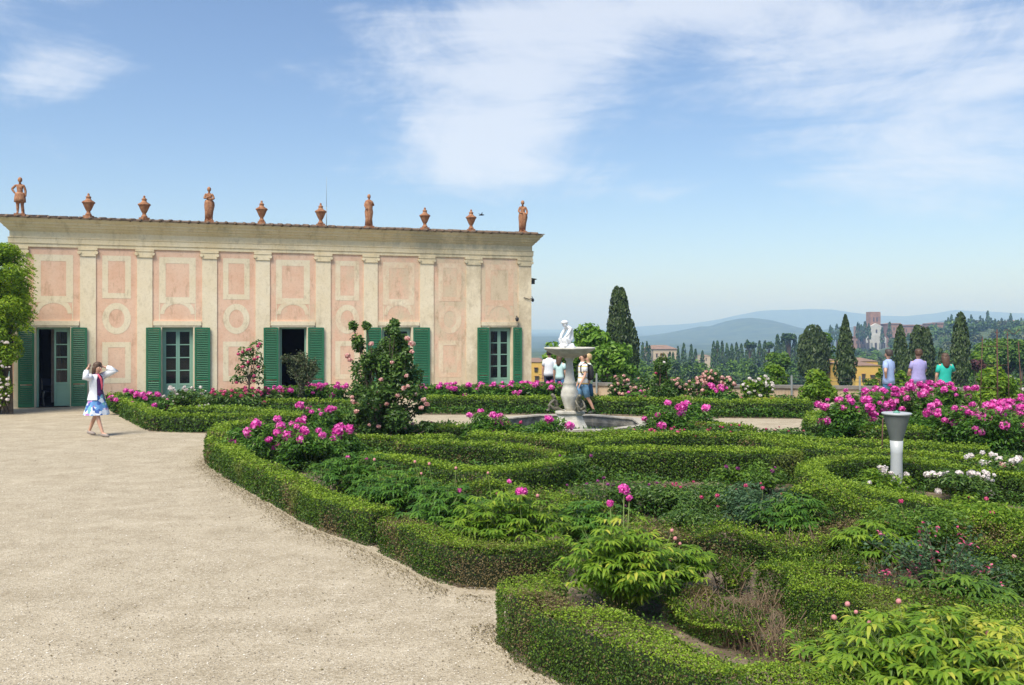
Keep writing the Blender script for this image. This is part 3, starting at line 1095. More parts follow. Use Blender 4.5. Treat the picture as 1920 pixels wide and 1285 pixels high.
def compound_peony(label, g, h, r, nst, lmat, flowers=(), buds=(), yellow=.0, size=1.0):
    """a peony seen close: stems, compound leaves of pointed leaflets; flowers: (x,y,z,r,colour)"""
    root = empty('peony_plant', (g[0], g[1], 0))
    tag(root, label, 'peony plant')
    mb = MB()
    Pb, D, U, L, W, dr, vv, mm = [], [], [], [], [], [], [], []
    for i in range(nst):
        a = random.random() * 6.28
        q = random.random() ** .55
        tip = np.array([r * q * cos(a), r * q * sin(a), h * (1 - .5 * q * q) * random.uniform(.72, 1.05)])
        p0 = np.array([tip[0] * .12, tip[1] * .12, 0])
        p1 = np.array([tip[0] * .55, tip[1] * .55, tip[2] * .62])
        mb.tube([p0, p1, tip], [.007, .006, .004], 5, 1, caps=False)
        nl = random.randint(5, 7)
        for j in range(nl):
            f = .38 + .62 * (j + .5) / nl
            b = p0 * (1 - f) ** 2 + 2 * f * (1 - f) * p1 + tip * f * f
            la = a + random.uniform(-1, 1) * 1.9 + j * 2.4
            ld = np.array([cos(la), sin(la), .55 + .5 * f])
            ld /= np.linalg.norm(ld)
            pl = random.uniform(.09, .16) * size
            node = b + ld * pl
            mb.tube([b, node], [.003, .002], 3, 1, caps=False)
            tone = random.random()
            for k in range(3):
                ba = la + (k - 1) * .75
                bd = np.array([cos(ba), sin(ba), .25])
                bn = node + bd * .035 * size
                for m_ in range(3):
                    ca = ba + (m_ - 1) * .6
                    Pb.append(bn)
                    D.append([cos(ca), sin(ca), random.uniform(-.05, .45)])
                    U.append([-.2 * cos(ca), -.2 * sin(ca), 1])
                    L.append(random.uniform(.085, .125) * size * (1.0 if m_ == 1 else .8))
                    W.append(random.uniform(.026, .036) * size)
                    dr.append(random.uniform(.25, .75))
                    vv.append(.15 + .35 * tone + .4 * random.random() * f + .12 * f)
                    side = tip[0] / r
                    mm.append(2 if random.random() < yellow * (1.2 if side > .1 else .25) * (.4 + .8 * f) else 0)
    A = [np.array(q, float) for q in (Pb, D, U, L, W, dr, vv)]
    mm = np.array(mm)
    for m_ in (0, 2):
        s = mm == m_
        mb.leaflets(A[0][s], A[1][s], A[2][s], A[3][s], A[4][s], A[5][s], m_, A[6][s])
    for x, y, z, rr, c in flowers:
        mb.tube([(x * .3, y * .3, h * .3), (x * .8, y * .8, z * .7), (x, y, z - rr * .6)], [.007, .006, .005], 6, 1, caps=False)
    for x, y, z, rr in buds:
        mb.tube([(x * .4, y * .4, h * .4), (x * .85, y * .85, z * .75), (x, y, z - rr * .6)], [.005, .004, .0035], 5, 1, caps=False)
    mb.build('foliage', [lmat, 'stem_green', 'yellow_leaf'], root)
    for x, y, z, rr, c in flowers:
        b = add_bloom(root, 'bloom', random.choice(BLOOM[c]), (x, y, z), rr)
    for x, y, z, rr in buds:
        b = add_bloom(root, 'bud', BUD, (x, y, z), rr)
    return root


def rel(px, py, y, g):
    """local position inside a plant at ground point g of something seen at a pixel, at distance y"""
    q = at(px, py, y)
    return (q[0] - g[0], q[1] - g[1], q[2])


def near_plants():
    g = P(1165, 1150)
    fl = [rel(1170, 918, g[1] + .3, g) + (.052, 'magenta_near'), rel(1180, 934, g[1] + .26, g) + (.03, 'magenta_near'), rel(1144, 944, g[1] + .35, g) + (.034, 'magenta_near')]
    bu = [rel(1260, 995, g[1] + .2, g) + (.017,), rel(1266, 1010, g[1] + .2, g) + (.018,), rel(1258, 1050, g[1] + .1, g) + (.016,)]
    compound_peony('large light green peony in the foreground with two magenta flowers on tall stems', g, .74, .56, 80, 'bright_leaf', fl, bu, yellow=.16)
    g = P(1770, 1380)
    bu = [rel(1589, 1133, g[1] + .3, g) + (.017,), rel(1685, 1128, g[1] + .3, g) + (.018,), rel(1564, 1158, g[1] + .3, g) + (.018,), rel(1605, 1148, g[1] + .3, g) + (.014,), rel(1630, 1168, g[1] + .3, g) + (.014,), rel(1852, 1188, g[1] + .2, g) + (.016,)]
    compound_peony('spreading yellow green peony with round buds in the lower right corner', g, .66, .88, 140, 'bright_leaf', [], bu, yellow=.55)
    g = P(950, 1050)
    fl = [rel(978, 922, g[1], g) + (.062, 'magenta_near'), rel(955, 903, g[1] + .3, g) + (.026, 'magenta')]
    bu = [rel(915, 887, g[1], g) + (.014,), rel(1008, 930, g[1], g) + (.02,), rel(932, 925, g[1], g) + (.018,)]
    compound_peony('bright peony with one large ruffled magenta flower behind the dry hedge corner', g, .72, .62, 70, 'bright_leaf', fl, bu, yellow=.06)
    g = P(840, 1020)
    bu = [rel(805, 870, g[1], g) + (.018,), rel(778, 866, g[1], g) + (.017,), rel(855, 878, g[1] + .3, g) + (.018,), rel(790, 888, g[1], g) + (.015,)]
    compound_peony('dark green peony with pale buds left of the single large magenta flower', g, .62, .60, 60, 'peony_leaf', [rel(861, 920, g[1], g) + (.026, 'magenta')], bu)
    g = P(745, 975)
    compound_peony('leafy peony without flowers behind the long hedge, left of the pale buds', g, .60, .65, 60, 'peony_leaf', [], [rel(702, 862, g[1], g) + (.02,)])
    g = P(660, 930)
    compound_peony('green peony with two small round magenta flowers behind the long hedge', g, .60, .60, 56, 'peony_leaf', [rel(652, 858, g[1], g) + (.034, 'magenta'), rel(687, 861, g[1], g) + (.024, 'magenta')], [])

    g = P(1262, 1118)
    compound_peony('small green peony with pale buds between the large near peony and the dead twigs', g, .44, .36, 34, 'bright_leaf', [], [rel(1275, 1020, g[1], g) + (.015,)])
    g = P(1480, 1010)
    compound_peony('green leafy peony without flowers in front of the bluish rose bush', g, .46, .40, 34, 'peony_leaf', [], [])
    g = P(1640, 1075)
    compound_peony('light green leafy plant behind the dense lower right hedge', g, .46, .36, 30, 'bright_leaf', [], [])
    g = P(1110, 1030)
    compound_peony('green peony foliage close behind the large near peony, left side', g, .50, .36, 32, 'peony_leaf', [], [])
    g = P(1800, 1180)
    compound_peony('green peony foliage between the dense lower right hedge and the corner peony', g, .40, .42, 36, 'tree_leaf', [], [])


near_plants()
PG = 'magenta peonies of the parterre'
peonies = [
    # px, py, h, r, blooms, label
    (478, 868, .62, .50, 7, 'magenta peony at the left tip of the long curved hedge'),
    (525, 876, .74, .55, 20, 'fullest magenta peony of the left bed, many heads crowded together'),
    (585, 880, .66, .55, 11, 'magenta peony with loose heads left of the tall rose shrub'),
    (640, 868, .60, .45, 3, 'peony with few magenta heads just in front of the tall rose shrub'),
    (598, 812, .62, .55, 12, 'magenta peony cluster between the two left beds'),
    (908, 836, .66, .45, 8, 'peony with a tight bunch of magenta heads left of the fountain'),
    (1036, 846, .62, .50, 4, 'round peony with a few magenta heads before the fountain foot'),
    (1250, 838, .82, .50, 8, 'peony with a row of magenta heads right of the fountain'),
    (1290, 820, .70, .50, 4, 'smaller peony beside the pale gravel right of the fountain'),
    (1590, 838, .95, .62, 18, 'tall magenta peony left of the post lamp'),
    (1632, 812, .95, .60, 20, 'magenta peony behind the man with his hand on his hip'),
    (1700, 803, 1.0, .60, 20, 'magenta peony in front of the man in the lilac shirt'),
    (1772, 810, 1.06, .66, 26, 'highest and fullest magenta peony, before the woman in the teal top'),
    (1800, 850, .88, .60, 14, 'magenta peony with large heads right of the post lamp'),
    (1862, 862, .95, .66, 22, 'biggest magenta heads, on the peony near the right edge'),
    (1925, 840, .98, .66, 20, 'magenta peony cut by the right edge'),
    (1735, 838, .70, .60, 3, 'mostly leafy peony just right of the post lamp'),
    (825, 760, .62, .62, 12, 'far magenta peony near the building, just right of the rose shrub'),
    (865, 759, .62, .60, 12, 'far magenta peony under the painted wall panel'),
    (908, 758, .62, .62, 13, 'far magenta peony under the last green shuttered window'),
    (950, 758, .62, .60, 12, 'far magenta peony under the window panes at the corner'),
    (990, 758, .64, .60, 12, 'far magenta peony at the corner of the building'),
    (1028, 758, .68, .55, 11, 'far magenta peony before the man in the white shirt'),
    (1052, 760, .66, .45, 5, 'far magenta peony just left of the fountain stem'),
    (1165, 760, .50, .45, 4, 'small far magenta peony before the low wall'),
    (1340, 764, .62, .55, 11, 'far magenta peony under the pink climbing rose'),
    (1192, 766, .48, .40, 4, 'little magenta peony left of the green rose cone'),
    (240, 776, .62, .50, 8, 'magenta peony at the left end of the bed under the building'),
    (285, 783, .60, .50, 9, 'magenta peony near the woman in the skirt, second from the bed end'),
    (530, 766, .62, .60, 13, 'magenta peony under the open dark doorway'),
    (575, 764, .66, .60, 14, 'magenta peony right of the open dark doorway'),
    (628, 764, .66, .60, 12, 'magenta and white speckled peony left of the tall rose shrub'),
]
for px, py, h, r, nb, lb in peonies:
    rt = plant('peony_plant', 'peony plant', lb, px, py, h, r, nb, 'magenta', .088, 'peony_leaf', PG, dens=1.1)

roses = [
    (345, 772, .66, .62, 22, 'white', .05, 'rose_leaf', 'white rose bush under the second window'),
    (440, 775, .66, .85, 34, 'red', .055, 'rose_leaf', 'broad bush of reddish pink roses under the small standard tree'),
    (500, 770, .62, .55, 14, 'red', .05, 'rose_leaf', 'reddish rose bush left of the open doorway'),
    (395, 786, .35, .45, 8, 'white', .04, 'bright_leaf', 'low white flowers inside the bed near the left hedge'),
    (1225, 846, .45, .55, 14, 'red', .036, 'rose_leaf', 'pink rose bush just behind the tall straight hedge'),
    (1290, 848, .42, .55, 14, 'red', .034, 'rose_leaf', 'pink roses in the middle behind the tall straight hedge'),
    (1360, 842, .45, .55, 12, 'red', .032, 'rose_leaf', 'small pink roses near the right end of the tall straight hedge'),
    (1665, 940, .44, .38, 11, 'white', .042, 'bright_leaf', 'white roses at the foot of the post lamp'),
    (1800, 945, .44, .42, 16, 'white', .05, 'rose_leaf', 'largest white roses right of the post lamp'),
    (1865, 932, .56, .45, 16, 'white', .048, 'rose_leaf', 'white rose bush near the right edge'),
    (1935, 940, .50, .45, 8, 'blush', .05, 'rose_leaf', 'blush rose bush cut by the right edge'),
    (1125, 965, .42, .45, 9, 'purple', .030, 'rose_leaf', 'dark leaved bush with small purple roses before the straight hedge'),
    (1215, 962, .36, .45, 7, 'purple', .028, 'rose_leaf', 'low bush with purple roses in front of the tall straight hedge'),
    (1290, 975, .40, .50, 8, 'red', .024, 'rose_leaf', 'sparse rose bush below the middle of the straight hedge'),
    (1425, 985, .46, .50, 6, 'red', .024, 'blue_rose_leaf', 'bluish green rose bush before the right end of the straight hedge'),
    (1345, 965, .38, .42, 3, 'red', .024, 'rose_leaf', 'low dark rose bush between two other rose bushes'),
    (890, 862, .30, .40, 5, 'purple', .028, 'rose_leaf', 'thin pinkish rose inside the pointed hedge corner'),
    (820, 830, .42, .50, 6, 'red', .036, 'rose_leaf', 'sparse red rose right of the tall rose shrub'),
    (760, 835, .40, .50, 6, 'blush', .036, 'rose_leaf', 'low rose shoots at the foot of the tall rose shrub'),
    (1722, 1062, .60, .42, 3, 'red', .022, 'tree_leaf', 'leafy green bush at the left of the open straggly rose bush'),
    (1870, 1050, .62, .50, 4, 'red', .022, 'bright_leaf', 'leafy bush with small reddish tips near the right edge above the earth'),
    (1905, 1120, .34, .35, 3, 'blush', .022, 'rose_leaf', 'low sprouting plant on the bare earth at the right edge'),
    (1290, 1010, .34, .34, 0, 'red', .022, 'rose_leaf', 'small green bush between the wide uneven hedge and the near peony'),
    (1405, 925, .44, .42, 5, 'purple', .026, 'tree_leaf', 'green rose bush under the dark face of the tall straight hedge'),
    (1080, 905, .42, .36, 4, 'purple', .028, 'rose_leaf', 'thin rose bush in the gap left of the tall straight hedge'),
    (985, 858, .34, .40, 3, 'red', .026, 'rose_leaf', 'bush between the two arms of the sharp hedge corner'),
    (955, 838, .45, .45, 3, 'red', .04, 'peony_leaf', 'green bush just left of the fountain pool'),
    (1140, 838, .36, .40, 2, 'white', .035, 'bright_leaf', 'low light green bush before the fountain pool'),
    (1470, 838, .36, .45, 4, 'red', .03, 'rose_leaf', 'low bush at the right end of the small pink roses'),
    (1435, 768, .36, .60, 4, 'red', .04, 'yellow_leaf', 'yellow leaved plant by the far hedge'),
    (1400, 768, .32, .50, 3, 'red', .04, 'bright_leaf', 'light green plant left of the yellow leaved one'),
    (1270, 766, .40, .50, 7, 'blush', .05, 'bright_leaf', 'pale rose right of the green rose cone'),
    (1110, 766, .32, .50, 4, 'red', .045, 'bright_leaf', 'low flowering plant just right of the fountain behind the far hedge'),
]
for px, py, h, r, nb, c, br, lm, lb in roses:
    plant('rose_bush', 'rose bush', lb, px, py, h, r, nb, c, br, lm, 'low rose bushes of the beds', airy=.35, lo=.35)


def big_rose():
    """tall shrub rose left of the centre"""
    y0 = 18.6
    g = at(722, 0, y0)
    root = empty('rose_shrub', (g[0], g[1], 0))
    tag(root, 'tall arching shrub rose with pale pink flowers in front of the building', 'rose shrub')
    mb = MB()
    spots = [(660, 610, .10), (672, 640, .16), (690, 612, .10), (694, 660, .2), (735, 620, .16), (750, 645, .22), (722, 655, .24), (745, 690, .28), (700, 700, .28), (680, 735, .26), (765, 700, .22),
             (780, 735, .22), (730, 735, .34), (700, 770, .32), (752, 775, .32), (674, 772, .22), (785, 770, .16), (715, 812, .34), (770, 810, .26), (680, 812, .26), (660, 790, .14), (742, 608, .10),
             (745, 830, .3), (800, 800, .12), (700, 680, .2), (765, 668, .14), (728, 690, .3)]
    ls = .09
    cs = []
    for px, py, rr in spots:
        for _ in range(2):
            c = np.array(rel(px, py, y0 + random.uniform(-.35, .35), g)) + rng.normal(size=3) * rr * .25
            rr2 = rr * random.uniform(.6, 1.0)
            cs.append(c)
            nl = int(520 * (rr2 / .25) ** 2) + 60
            D = norm(rng.normal(size=(nl, 3)))
            C = c + D * rr2 * (.45 + .75 * rng.random(nl))[:, None]
            C = C[C[:, 2] > .02]
            D = D[:len(C)]
            k = len(C)
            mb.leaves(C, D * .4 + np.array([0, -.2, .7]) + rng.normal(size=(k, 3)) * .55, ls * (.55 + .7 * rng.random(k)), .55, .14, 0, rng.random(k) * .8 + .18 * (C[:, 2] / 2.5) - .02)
            b = np.array([c[0] * .12, c[1] * .12, 0])
            m1 = np.array([c[0] * .45 + random.gauss(0, .06), c[1] * .45, c[2] * .5])
            mb.tube([b, m1, c * .9 + m1 * .1, c], [.02, .013, .007, .004], 5, 1, caps=False)
    mb.build('foliage', ['rose_leaf', 'bark'], root)
    fl = [(652, 668, .07), (656, 675, .06), (696, 645, .06), (764, 635, .07), (772, 645, .08), (772, 660, .06), (664, 755, .05), (662, 753, .06), (672, 757, .05), (690, 760, .05), (700, 765, .05), (706, 768, .05),
          (712, 762, .05), (735, 680, .05), (762, 705, .05), (715, 712, .05), (757, 728, .06), (765, 725, .05), (778, 740, .06), (795, 750, .06), (800, 758, .06), (790, 765, .06), (668, 772, .06), (660, 745, .05),
          (710, 800, .05), (760, 802, .04), (692, 797, .04), (725, 758, .05), (742, 820, .04), (666, 815, .04), (706, 735, .05), (745, 742, .05), (655, 820, .05), (700, 825, .04), (684, 818, .04)]
    for px, py, rr in fl:
        add_bloom(root, 'bloom', random.choice(BLOOM['blush']), rel(px, py, y0 - .42, g), rr * .85)


big_rose()


def crown(mb, cl, ls, dens=1.0, mat=0, asp=.6, vofs=0.0, up=.5, H=None):
    """cl: list of (x,y,z,rx,ry,rz) leaf clumps"""
    for (x, y, z, rx, ry, rz) in cl:
        nl = int(dens * 4 * pi * ((rx * ry + rx * rz + ry * rz) / 3) * 1.5 / (ls * ls * asp)) + 4
        D = norm(rng.normal(size=(nl, 3)))
        k = (.78 + .34 * rng.random(nl))[:, None]
        C = np.array([x, y, z]) + D * k * np.array([rx, ry, rz])
        tone = random.uniform(-.16, .16)
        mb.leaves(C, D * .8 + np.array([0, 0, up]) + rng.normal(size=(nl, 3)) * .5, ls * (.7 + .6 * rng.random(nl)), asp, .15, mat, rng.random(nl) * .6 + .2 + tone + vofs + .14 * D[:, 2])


def round_tree(name, cat, label, px, ptop, pbase, y, wpx, lmat='tree_leaf', n=26, group=None, trunk=True, ls=None, zbase=None, dens=1.0, shape=1.0):
    """broad tree: pixel extents at distance y"""
    s = y / F
    low = cat == 'shrub'
    t, b = at(px, ptop, y), at(px, pbase, y)
    zb = b[2] if zbase is None else zbase
    z0 = min(zb, float(terrain_z(b[0], b[1]))) if y > 34 else zb
    root = empty(name, (b[0], b[1], z0))
    tag(root, label, cat, group)
    H = t[2] - zb
    W = wpx * s / 2
    ls = ls or max(.12, .0042 * y)
    cl = []
    for i in range(n):
        a = random.random() * 6.28
        f = random.random()
        rr = W * .72 * math.sqrt(random.random()) * ((1 - f * f) ** .5 if low else sin(pi * min(1, .12 + .85 * (f ** shape))) ** .5)
        cr = W * random.uniform(.26, .42)
        cl.append((rr * cos(a), rr * sin(a), zb - z0 + (cr * .8 if low else H * .12 + cr) + f * (H - 1.8 * cr if low else H * .88 - 2 * cr), cr, cr, cr * .85))
    mb = MB()
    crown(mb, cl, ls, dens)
    mb.build('crown', lmat, root)
    tb = MB()
    zc = zb - z0 + H * .5
    tb.tube([(0, 0, -.3), (.03 * W, 0, zc * .6), (0, 0, zc)], [W * .14, W * .1, W * .05], 7)
    for c in cl[:6]:
        tb.tube([(0, 0, zc * .55), (c[0] * .5, c[1] * .5, (zc * .6 + c[2]) / 2), c[:3]], [W * .06, W * .04, W * .02], 5, caps=False)
    tb.build('trunk', 'bark', root)
    return root


def cypress(label, px, ptop, pbase, y, wpx, lobes=1, group='dark cypresses beyond the garden wall', lmat='cypress_leaf', ragged=.12, name='cypress_tree', shape=.55, ls=None, single=False, form=None):
    s = y / F
    t, b = at(px, ptop, y), at(px, pbase, y)
    z0 = min(b[2], float(terrain_z(b[0], b[1])))
    H, W = t[2] - b[2], wpx * s / 2
    ls = ls or max(.10, .0040 * y)
    mb = MB()
    for l in range(lobes):
        if form:
            ox, oy, w, hh = form[l][0] * W, 0, form[l][1] * W, form[l][2] * H
        elif lobes == 1:
            ox, oy, w, hh = 0, 0, W, H
        else:
            q = (l / (lobes - 1) - .5)
            ox, oy, w, hh = q * W * .95, random.uniform(-.3, .3) * W, W * .62, H * (1 - .22 * abs(q) * 2 * random.uniform(.5, 1.3))
        area = pi * w * 1.5 * hh
        nl = int(2.6 * area / (ls * ls * .55))
        f = rng.random(nl)
        a = rng.random(nl) * 6.28
        prof = np.minimum(1, (f + .06) / .28) ** .7 * (np.clip(1 - f, 0, 1) ** shape) * 1.28
        prof = np.minimum(prof, 1)
        C = np.stack([np.cos(a) * prof * w, np.sin(a) * prof * w, b[2] - z0 + f * hh], 1)
        lum = pn(C / W, 3.2, px) * .6 + pn(C * np.array([1, 1, .4]) / W, 7, l) * .4
        C[:, :2] *= (1 + ragged * lum + .1 * (rng.random(nl) - .5))[:, None]
        C[:, 0] += ox
        C[:, 1] += oy
        N = np.stack([np.cos(a), np.sin(a), np.full(nl, .25)], 1) + rng.normal(size=(nl, 3)) * .4
        tan = np.stack([rng.normal(size=nl) * .35, rng.normal(size=nl) * .35, np.ones(nl)], 1)
        mb.leaves(C, N, ls * (.8 + .7 * rng.random(nl)), .5, .12, 0, rng.random(nl) * .5 + .28 + .32 * lum, tan=tan)
    hb = b[2] - z0
    if single:
        mb.tube([(0, 0, -.3), (0, 0, hb + H * .8)], [W * .5, W * .15], 6, 1)
        o = mb.build(name, [lmat, 'bark'], loc=(b[0], b[1], z0))
        tag(o, label, 'cypress tree', group)
        return o
    root = empty(name, (b[0], b[1], z0))
    tag(root, label, 'cypress tree', group)
    # dark inner body so that no light shines through
    for l in range(lobes):
        q = (l / (lobes - 1) - .5) if lobes > 1 else 0
        ww = (W * .62 if lobes > 1 else W) * .78
        hh = H * (1 - .25 * abs(q) * 2) * .96
        if form:
            q, ww, hh = form[l][0] / .95, form[l][1] * W * .78, form[l][2] * H * .96
        mb.rings([(q * W * .95, 0, hb + hh * f_, ww * min(1, (min(1, (f_ + .06) / .28) ** .7) * ((1 - f_) ** shape) * 1.28), ww * min(1, (min(1, (f_ + .06) / .28) ** .7) * ((1 - f_) ** shape) * 1.28)) for f_ in (0, .1, .25, .5, .7, .85, .95)], 8, 0)
    mb.build('crown', lmat, root)
    tb = MB()
    tb.tube([(0, 0, -.3), (0, 0, hb + H * .5)], [W * .16, W * .07], 7)
    tb.build('trunk', 'bark', root)
    return root


# --- trees beyond the wall, near ones
cypress('huge dark cypress clump of several joined trunks, right of the fountain', 1166, 538, 700, 62, 64, lobes=4, shape=.46, ragged=.16, form=[(-.32, .56, 1.0), (-.02, .60, .985), (.50, .50, .62), (-.50, .46, .66)])
round_tree('fig_tree', 'tree', 'big leaved bright green tree behind the fountain bowl', 1100, 604, 735, 44, 120, 'fig_leaf', 30, ls=.30)
round_tree('fig_tree', 'tree', 'wide bright green tree between the fountain and the dark cypress clump', 1150, 638, 735, 42, 120, 'fig_leaf', 26, ls=.28)
round_tree('fig_tree', 'tree', 'green bush between the building corner and the fountain stem', 1043, 630, 735, 43, 60, 'fig_leaf', 16, ls=.26)
round_tree('broad_tree', 'tree', 'round green tree left of the large dark oval tree', 1460, 650, 712, 95, 58, 'tree_leaf', 22)
cypress('tall oval dark evergreen with lighter flanks right of the low round tree', 1525, 611, 706, 92, 60, lobes=3, shape=.3, ragged=.14, name='evergreen_tree', form=[(0, .75, 1.0), (-.38, .55, .86), (.38, .58, .88)])
round_tree('broad_tree', 'tree', 'lighter green tree just behind the oval dark tree', 1543, 622, 705, 100, 52, 'tree_leaf', 20)
cypress('tall ragged cypress with a thin leaning top, left of the yellow house', 1585, 592, 722, 70, 38, ragged=.3, shape=.75)
cypress('dark pointed cypress behind the man with his hand on his hip', 1688, 611, 706, 85, 27, shape=.5)
cypress('short cypress between two larger ones behind the man in lilac', 1697, 655, 706, 80, 16, shape=.5)
cypress('broad dark rounded cypress behind the man in the lilac shirt', 1728, 611, 706, 84, 50, lobes=3, shape=.35, ragged=.18, form=[(-.30, .55, 1.0), (.22, .60, .96), (.45, .50, .76)])
cypress('slender straight cypress, tallest on the right, beside the woman in teal', 1801, 587, 718, 66, 32, shape=.42)
round_tree('broad_tree', 'tree', 'broad light green tree at the right edge behind the iron obelisk', 1880, 632, 705, 105, 120, 'tree_leaf', 34)
round_tree('broad_tree', 'tree', 'light green tree right of the tall slender cypress', 1838, 655, 712, 90, 60, 'bright_leaf', 18)
round_tree('plum_tree', 'tree', 'small dark red leaved tree behind the iron obelisk', 1832, 672, 700, 75, 34, 'plum_leaf', 12)
cypress('small far cypress above the head of the woman in teal', 1764, 655, 690, 110, 10, single=True)
cypress('dark conifer cut by the right edge', 1915, 640, 690, 120, 20, single=True)

# --- shrubs standing at the wall inside the garden
GW = 'shrubs along the low garden wall'
round_tree('round_shrub', 'shrub', 'round light green shrub hanging over the low wall', 1532, 690, 752, 28.2, 78, 'bright_leaf', 22, GW, ls=.11, zbase=0.1)
round_tree('round_shrub', 'shrub', 'pale green shrub just beyond the wall, left of the round shrub', 1452, 680, 732, 34, 60, 'bright_leaf', 16, GW, ls=.13)
round_tree('round_shrub', 'shrub', 'bright shrub between the first and second man at the wall', 1690, 692, 740, 33, 46, 'bright_leaf', 16, GW, ls=.13)
round_tree('round_shrub', 'shrub', 'narrow green shrub left of the man with his hand on his hip', 1650, 690, 740, 33, 20, 'bright_leaf', 10, GW, ls=.12)
round_tree('round_shrub', 'shrub', 'large yellow green shrub growing through the iron obelisk', 1865, 684, 772, 24.5, 92, 'bright_leaf', 30, GW, ls=.11, zbase=0.1)
round_tree('round_shrub', 'shrub', 'low green shrub behind the wall in front of the yellow house', 1635, 708, 730, 35, 34, 'tree_leaf', 10, GW, ls=.14)


def climbing(label, px, pt, pb, y, wpx, col, nb, br, lmat='rose_leaf'):
    s = y / F
    t, b = at(px, pt, y), at(px, pb, y)
    root = empty('climbing_rose', (b[0], b[1], 0))
    tag(root, label, 'climbing rose', 'roses trained along the low wall')
    H, W = t[2], wpx * s / 2
    mb = MB()
    cl = []
    for i in range(18):
        x = random.uniform(-.8, .8) * W
        cl.append((x, random.uniform(-.15, .1), random.uniform(.35, .85) * H * (1 - .35 * abs(x / W)), .2 * random.uniform(.8, 1.3), .18, .18))
    crown(mb, cl, .1, .7)
    for c in cl[:7]:
        mb.tube([(c[0] * .2, 0, 0), (c[0] * .7, c[1], c[2] * .7), c[:3]], [.014, .01, .006], 5, 1, caps=False)
    mb.build('foliage', [lmat, 'bark'], root)
    for i in range(nb):
        c = random.choice(cl)
        a, e = random.uniform(pi, 2 * pi), random.uniform(-.4, 1.4)
        add_bloom(root, 'bloom', BLOOM[col][2], (c[0] + c[3] * 1.1 * cos(a) * cos(e), c[1] + .22 * sin(a) * cos(e), c[2] + .2 * sin(e)), br * random.uniform(.7, 1.2))


climbing('pink climbing rose on the wall, left of the green cone', 1168, 700, 748, 28.6, 62, 'blush', 40, .05)
climbing('low blush rose beyond the green cone', 1264, 702, 742, 29.4, 60, 'blush', 34, .05)
climbing('largest mound of pink climbing roses over the low wall', 1335, 692, 745, 28.6, 92, 'blush', 80, .052)
climbing('thin pink rose left of the green cone, close against it', 1207, 703, 742, 29.6, 30, 'blush', 14, .05)
climbing('white climbing rose on the low wall left of the round shrub', 1425, 698, 752, 28.0, 66, 'white', 34, .05, 'bright_leaf')
climbing('white rose shoots at the wall near the right edge', 1905, 700, 760, 25.0, 60, 'white', 16, .055, 'bright_leaf')


def cone_rose():
    y0 = 26.6
    g = at(1241, 0, y0)
    root = empty('rose_cone', (g[0], g[1], 0))
    tag(root, 'cone shaped green climber on a support right of the fountain', 'climbing plant')
    mb = MB()
    cl = []
    for i in range(46):
        f = random.random() ** 1.1
        z = .15 + 1.42 * f
        w = .40 * (1 - f) ** .8 + .1
        a = random.random() * 6.28
        cl.append((w * cos(a) * random.random() ** .5, w * sin(a) * random.random() ** .5, z, .13, .13, .16))
    crown(mb, cl, .085, .9)
    mb.build('foliage', 'rose_leaf', root)
    st = MB()
    for a in (0, 2.1, 4.2):
        st.tube([(.3 * cos(a), .3 * sin(a), 0), (.04 * cos(a), .04 * sin(a), 1.75)], .012, 5)
    st.build('support', 'rust_iron', root)
    for i in range(10):
        c = random.choice(cl)
        add_bloom(root, 'bloom', BLOOM['white'][2] if i % 2 else BLOOM['red'][2], (c[0] * 1.3, c[1] - .14, c[2]), .04)


cone_rose()


def standard_rose():
    g = at(467, 0, 26.6)
    root = empty('standard_rose', (g[0], g[1], 0))
    tag(root, 'small tree rose with red flowers against the wall between the second window and the doorway', 'rose tree')
    mb = MB()
    cl = [(*(np.array(rel(px, py, 26.6 + random.uniform(-.15, .15), g))), rr, rr, rr) for px, py, rr in
          [(478, 650, .14), (485, 645, .12), (455, 660, .15), (462, 675, .2), (480, 672, .2), (488, 690, .15), (450, 690, .14), (452, 705, .18), (470, 700, .16), (485, 708, .2), (440, 712, .12), (466, 658, .14)]]
    crown(mb, cl, .09, .6)
    mb.build('foliage', 'rose_leaf', root)
    tb = MB()
    tb.tube([(0, 0, 0), (-.02, 0, .5), (.02, 0, 1.0), (.1, 0, 1.5)], [.035, .03, .022, .01], 7)
    for c in cl:
        tb.tube([(0, 0, .8), c[:3]], [.012, .005], 5, caps=False)
    tb.build('trunk', 'bark', root)
    for i in range(14):
        c = random.choice(cl)
        add_bloom(root, 'bloom', BLOOM['red'][2], (c[0] + random.uniform(-.15, .15), c[1] - c[3], c[2] + random.uniform(-.1, .15)), .045)


standard_rose()


def gnarled():
    g = at(565, 0, 27.2)
    root = empty('gnarled_shrub', (g[0], g[1], 0))
    tag(root, 'knotty olive brown shrub with stubby arms in front of the open doorway', 'shrub')
    mb = MB()
    arms = [[(565, 745), (566, 715), (570, 695), (560, 678), (545, 672), (530, 674)], [(568, 700), (580, 690), (590, 678)], [(566, 715), (552, 700), (545, 688)], [(570, 700), (575, 680), (563, 662)], [(568, 720), (584, 706), (594, 690)]]
    C = []
    for a in arms:
        pts = [np.array(rel(px, py, 27.2 + random.uniform(-.06, .06), g)) for px, py in a]
        mb.tube(pts, [.07] + [.05] * (len(pts) - 2) + [.03], 7, 1)
        for i in range(len(pts) - 1):
            for _ in range(260):
                C.append(pts[i] + (pts[i + 1] - pts[i]) * random.random() + rng.normal(size=3) * .065)
    C = np.array(C)
    mb.leaves(C, rng.normal(size=(len(C), 3)) + np.array([0, 0, .4]), .07, .5, .1, 0)
    mb.build('foliage', ['olive_leaf', 'bark'], root)


gnarled()


